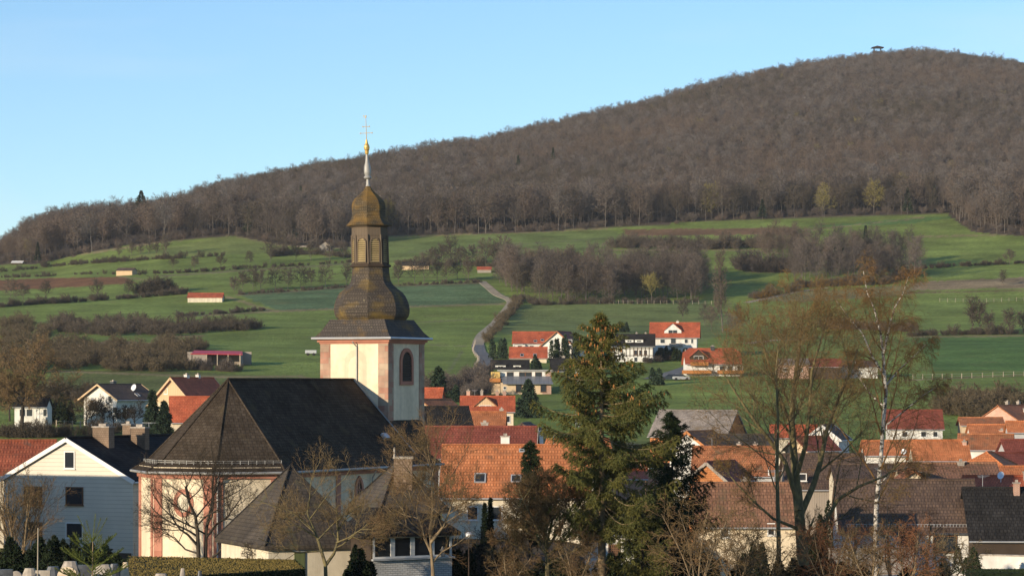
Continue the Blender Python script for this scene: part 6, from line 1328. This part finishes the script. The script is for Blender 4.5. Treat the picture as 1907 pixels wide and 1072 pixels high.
for px, py, s in ((1812, 620, 1.5), (1826, 620, 1.7), (1840, 622, 1.3), (1880, 622, 1.4), (1905, 620, 1.3), (1868, 532, .9), (1880, 493, 1.1)): put(rnd.choice(ORCH), 'meadow_tree', 'bare bushy tree along the field edges at the right', 'tree', px, py, group='bare trees on the right meadows', s=s)
# hedgerows: each one mass of twigs
BUSH = {m: [far_bush(300+i, 1.0*h, w, m) for i, (h, w) in enumerate(((3.0, 3.4), (3.6, 3.6), (2.6, 3.2)))] for m in ('b',)}['b']
def hedgerow(name, label, pl, h, n, mat='far_twig_dark', width=3.0, kind=None, poly=None, cat='hedge'):
    P = [G(*q) for q in (pl or poly)]; g = Geo(); o = P[0].copy()
    if not poly: n = int(n*1.5); h *= .9
    else: n = int(n*1.25)
    for i in range(n):
        if poly:
            while True:
                px, py = rnd.uniform(min(a for a, b in poly), max(a for a, b in poly)), rnd.uniform(min(b for a, b in poly), max(b for a, b in poly))
                if inpoly(np.array([px]), np.array([py]), poly)[0]: break
            q = G(px, py)
        else:
            s = rnd.uniform(0, len(P)-1.0001); k = int(s); q = P[k].lerp(P[k+1], s-k)+Vector((rnd.gauss(0, width*.3), rnd.gauss(0, width*.3), 0)); q.z = gz(q.x, q.y)
        V, Q = rnd.choice(BUSH); s = h/3*(rnd.uniform(.55, 1.1) if rnd.random() < .8 else rnd.uniform(1.1, 1.6)); a = rnd.uniform(0, 6.283); ca, sa = math.cos(a)*s, math.sin(a)*s
        g.add(np.stack([V[:, 0]*ca-V[:, 1]*sa+q.x-o.x, V[:, 0]*sa+V[:, 1]*ca+q.y-o.y, V[:, 2]*s+q.z-o.z], 1), Q)
    ob = link(name, g.mesh(name, [M[mat]]), None, tuple(o)); return tag(ob, label, cat, None, kind)
hedgerow('hedgerow', 'low hedge along the foot of the upper left meadow', [(0, 507), (95, 496), (180, 490), (235, 487), (330, 482), (420, 476)], 2.6, 75)
hedgerow('hedgerow', 'thin hedge above the ploughed strip', [(0, 517), (60, 516), (100, 514), (235, 511)], 1.8, 40)
hedgerow('hedgerow', 'thin hedge right of the hay hut', [(262, 512), (340, 508), (430, 502), (550, 495), (655, 488)], 1.9, 70)
hedgerow('hedgerow', 'long brown hedge below the ploughed strip', [(0, 572), (60, 567), (120, 564), (200, 558), (300, 551), (350, 547)], 2.7, 90)
hedgerow('hedgerow', 'dark bushy clump left of the field barn', [(258, 549), (290, 547), (318, 545)], 5.5, 26)
hedgerow('hedgerow', 'dark thicket below the left meadows', None, 3.9, 110, 'far_twig_dark', poly=[(90, 610), (150, 600), (285, 600), (295, 622), (180, 627), (100, 620)])
hedgerow('hedgerow', 'rounded dark hedge in the middle of the left meadow', None, 3.8, 75, 'far_twig_dark', poly=[(270, 622), (330, 612), (420, 609), (488, 611), (480, 615), (400, 619), (300, 627)])
hedgerow('hedgerow', 'brown scrub on the bank below the thicket', None, 3.6, 190, 'far_scrub', poly=[(85, 650), (150, 645), (240, 652), (350, 660), (350, 692), (250, 693), (95, 688)])
hedgerow('hedgerow', 'scrub between the cattle shed and the dark thicket', None, 3.2, 60, 'far_scrub', poly=[(280, 645), (330, 640), (390, 647), (360, 660), (300, 655)])
hedgerow('hedgerow', 'scrub in front of the cattle shed', [(350, 688), (400, 690), (440, 692)], 2.6, 26, 'far_twig')
hedgerow('hedgerow', 'bushes around the far left trees', None, 3.8, 90, 'far_scrub', poly=[(0, 600), (85, 605), (100, 650), (60, 700), (0, 690)])
hedgerow('hedgerow', 'low brown hedge under the field barn', [(330, 590), (420, 583), (500, 577)], 1.8, 45, 'far_twig')
hedgerow('hedgerow', 'low hedge under the orchard row left of the dome', [(440, 549), (560, 541), (655, 534)], 1.5, 50)
hedgerow('hedgerow', 'low hedge under the orchard row right of the lantern', [(735, 532), (820, 529), (895, 526)], 1.5, 36)
hedgerow('hedgerow', 'bushy hedge left of the tower under the wood', [(505, 478), (540, 474), (590, 474), (655, 480)], 3.6, 40)
hedgerow('hedgerow', 'hedge behind the tan shed', [(735, 494), (800, 494), (890, 496), (930, 497)], 3.4, 40)
hedgerow('hedgerow', 'brown hedge following the right side of the gravel track', [(968, 562), (952, 582), (938, 598), (920, 620), (906, 640)], 3.0, 70, 'far_scrub', 2)
hedgerow('hedgerow', 'dark undergrowth along the front of the copse', [(960, 560), (1010, 568), (1100, 566), (1200, 565), (1300, 563)], 2.6, 75)
hedgerow('hedgerow', 'dense hedge below the ploughed field', None, 5.0, 95, 'far_twig_dark', poly=[(1125, 461), (1165, 455), (1250, 457), (1400, 458), (1430, 464), (1300, 465), (1180, 464)])
hedgerow('hedgerow', 'hedge across the meadow right of the poplar', None, 6.0, 55, 'far_twig', poly=[(1366, 500), (1420, 502), (1490, 503), (1490, 508), (1400, 508)])
hedgerow('hedgerow', 'low hedge above the white path', [(1400, 557), (1430, 551), (1490, 541)], 3.0, 30)
hedgerow('hedgerow', 'undergrowth along the front of the right wood', [(1480, 536), (1560, 532), (1640, 530), (1700, 512)], 4.0, 60)
hedgerow('hedgerow', 'straight hedge at the right below the green field', [(1690, 503), (1780, 496), (1907, 490), (1990, 486)], 2.2, 60)
hedgerow('hedgerow', 'hedge between the two right-hand meadows', [(1690, 626), (1760, 624), (1830, 623), (1907, 622), (1990, 620)], 2.6, 55)
hedgerow('hedgerow', 'reddish hedge behind the upper birch crown', [(1540, 612), (1620, 614), (1700, 618)], 3.4, 40, 'far_twig_pink')
hedgerow('hedgerow', 'wide bare scrub behind the brick gabled barn', None, 3.8, 110, 'far_scrub', poly=[(1735, 768), (1800, 752), (1930, 752), (1930, 775), (1800, 778)])
hedgerow('hedgerow', 'bushes at the foot of the village road', None, 3.2, 45, 'far_twig', poly=[(865, 708), (905, 700), (912, 735), (870, 745)])
hedgerow('hedgerow', 'bare bushes right of the tower foot', None, 3.0, 26, 'far_twig', poly=[(792, 720), (850, 716), (850, 738), (795, 740)])
hedgerow('hedgerow', 'garden shrubs below the villa', [(1205, 676), (1240, 672), (1290, 668), (1300, 665)], 2.0, 26, 'far_twig')
hedgerow('hedgerow', 'garden hedge beyond the cottage', [(60, 735), (140, 748), (190, 745)], 4.0, 26, 'far_twig_dark')
hedgerow('hedgerow', 'brown bushes below the cottage lawn', [(0, 812), (60, 815), (130, 812), (230, 806)], 2.4, 45, 'far_twig_dark')
# ---- the wooded hill: one mass of bare trees
def forest():
    rg = np.random.default_rng(8); P, kind, scl, rot = [], [], [], []
    step = 5.5; ds = np.arange(D_E-260, 2760, step)
    for d in ds:
        xs = np.arange((-330-CX)*d/F, (2230-CX)*d/F, step)+rg.uniform(-.5, .5)*step; x = xs+rg.uniform(-.45, .45, len(xs))*step; y = d+rg.uniform(-.45, .45, len(xs))*step; px = CX+x*F/y
        z = zground(px, y); py = HY-z*F/y; lim = np.interp(px, FOREST_X, FOREST_Y); dc = np.interp(px, DC_X, DC_D)
        k_y = rg.uniform(0, 1, len(x)); ok = ((py < lim-.5) | (y > D_E+60)) & (y < dc+70) & (y > 1180)
        edge = (py > lim-9) & (y < D_E+60); s = np.interp(px, [-300, 0, 90, 300], [.6, .62, .95, 1.0])*np.where(y < D_E+60, rg.uniform(.62, 1.08, len(x)), rg.uniform(.5, .74, len(x)))
        und = edge & (rg.uniform(0, 1, len(x)) < .7)
        cl = np.sin(x*.011+y*.007)+np.sin(x*.023-y*.017+1)+rg.normal(0, .8, len(x))
        k = np.where(cl > 1.1, 3, np.where(cl < -1.1, 5, rg.integers(0, 5, len(x)))); k = np.where(und, rg.integers(6, 9, len(x)), k); s = np.where(und, rg.uniform(.9, 1.7, len(x)), s)
        rr = rg.uniform(0, 1, len(x)); con = np.sin(x*.017+2)*np.sin(y*.013+x*.004) > .72; k = np.where(~und & (rr < np.where(con, .16, .006)), rg.integers(9, 11, len(x)), k); k = np.where(~und & (rr > .988), 11, k)
        P.append(np.stack([x, y, z], 1)[ok]); kind.append(k[ok]); scl.append(s[ok]); rot.append(rg.uniform(0, 6.283, len(x))[ok])
    P = np.concatenate(P); kind = np.concatenate(kind); scl = np.concatenate(scl); rot = np.concatenate(rot); print('forest trees', len(P))
    me = bpy.data.meshes.new('forest'); me.vertices.add(len(P)); me.vertices.foreach_set('co', P.astype(np.float32).ravel())
    for nm, ty, v in (('species', 'INT', kind.astype(np.int32)), ('size', 'FLOAT', scl.astype(np.float32)), ('turn', 'FLOAT', rot.astype(np.float32))): me.attributes.new(nm, ty, 'POINT').data.foreach_set('value', v)
    o = link('forest', me); tag(o, 'bare brown beech wood covering the whole hill', 'forest', None, 'stuff')
    # one real beech of each kind stands at the wood's lower edge and lends its shape to the rest
    src = []
    for i, (px, m) in enumerate(zip((760, 905, 1040, 1190, 1345, 1480), BEECH)):
        e = np.interp(px, FOREST_X, FOREST_Y); src.append(put(m, 'beech_tree', 'bare beech at the lower edge of the wooded hill', 'tree', px, float(e)-1, group='beeches at the wood edge'))
    for i, px in enumerate((830, 1090, 1260)):
        V, Q = BUSH[i]; g = Geo(); g.add(V, Q); src.append(put(g.mesh('bush', [M['far_twig' if i < 2 else 'far_twig_pink']]), 'edge_bush', 'bare bush at the foot of the wooded hill', 'bush', px, float(np.interp(px, FOREST_X, FOREST_Y))+1, group='bushes at the wood edge'))
    src.append(put(CONF[0], 'conifer_tree', 'dark conifer at the lower edge of the wood', 'tree', 1690, 399, group='conifers at the wood edge', s=.9)); src.append(put(CONF[2], 'conifer_tree', 'dark conifer at the lower edge of the wood', 'tree', 1420, 408, group='conifers at the wood edge', s=.9))
    src.append(put(far_tree(270, 14, .46, 'far_willow', .2, 15, 8, 6, (.15, .07, .06, .06)), 'yellow_green_tree', 'yellowish bare tree at the lower edge of the wood', 'tree', 1535, 404))
    ng = bpy.data.node_groups.new('wood', 'GeometryNodeTree'); ng.interface.new_socket('Geometry', in_out='INPUT', socket_type='NodeSocketGeometry'); ng.interface.new_socket('Geometry', in_out='OUTPUT', socket_type='NodeSocketGeometry')
    N = ng.nodes; Lk = ng.links.new; gi = N.new('NodeGroupInput'); go = N.new('NodeGroupOutput'); ip = N.new('GeometryNodeInstanceOnPoints'); jn = N.new('GeometryNodeJoinGeometry')
    for s in reversed(src):
        oi = N.new('GeometryNodeObjectInfo'); oi.inputs['Object'].default_value = s; oi.inputs['As Instance'].default_value = True; Lk(oi.outputs['Geometry'], jn.inputs[0])
    def attr(nm, ty):
        a = N.new('GeometryNodeInputNamedAttribute'); a.data_type = ty; a.inputs[0].default_value = nm; return a.outputs['Attribute']
    cx = N.new('ShaderNodeCombineXYZ'); Lk(attr('turn', 'FLOAT'), cx.inputs[2]); Lk(cx.outputs[0], ip.inputs['Rotation']); Lk(attr('size', 'FLOAT'), ip.inputs['Scale'])
    Lk(gi.outputs[0], ip.inputs['Points']); Lk(jn.outputs[0], ip.inputs['Instance']); ip.inputs['Pick Instance'].default_value = True; Lk(attr('species', 'INT'), ip.inputs['Instance Index']); Lk(ip.outputs[0], go.inputs[0])
    md = o.modifiers.new('wood', 'NODES'); md.node_group = ng
forest()
for px, py, s, lab in ((263, 396, .72, 'lone spruce standing above the left wood against the sky'), ):
    put(far_conifer(251, 14, 6.5, n=1300), 'conifer_tree', lab, 'tree', px, loc=W(px, 440, 1600) if False else Vector(((px-CX)*1620/F, 1620, float(zground(px, 1620)))), s=1.45)
for px, d, s in ((500, 1520, .9), (515, 1530, 1.0), (535, 1500, .8), (560, 1560, .8), (205, 1560, .8), (215, 1570, .8), (462, 1460, .7), (868, 1700, .8), (905, 1720, .75), (965, 1760, .9), (980, 1765, .9), (1030, 1780, .8), (755, 1620, .7), (1460, 1500, .6), (1680, 1500, .75), (1695, 1500, .7), (1740, 1490, .7)):
    put(rnd.choice(CONF), 'conifer_tree', 'dark conifer among the bare trees of the wooded hill', 'tree', px, loc=Vector(((px-CX)*d/F, d, float(zground(px, d)))), group='conifers in the hill wood', s=s*1.15)
# ---- thin spring air between the village and the hill
def haze():
    m = bpy.data.materials.new('air'); m.use_nodes = True; n = m.node_tree; n.nodes.clear(); out = n.nodes.new('ShaderNodeOutputMaterial'); v = n.nodes.new('ShaderNodeVolumePrincipled')
    v.inputs['Color'].default_value = (.86, .92, 1, 1); v.inputs['Density'].default_value = HAZE; v.inputs['Anisotropy'].default_value = .0
    n.links.new(v.outputs[0], out.inputs['Volume']); mb = MB(); mb.box((0, 1550, 140), (1, 0, 0), (0, 1, 0), Z, 1500, 1800, 215)
    o = mb.build('haze', m); tag(o, kind='stuff')
HAZE = .000035
haze()
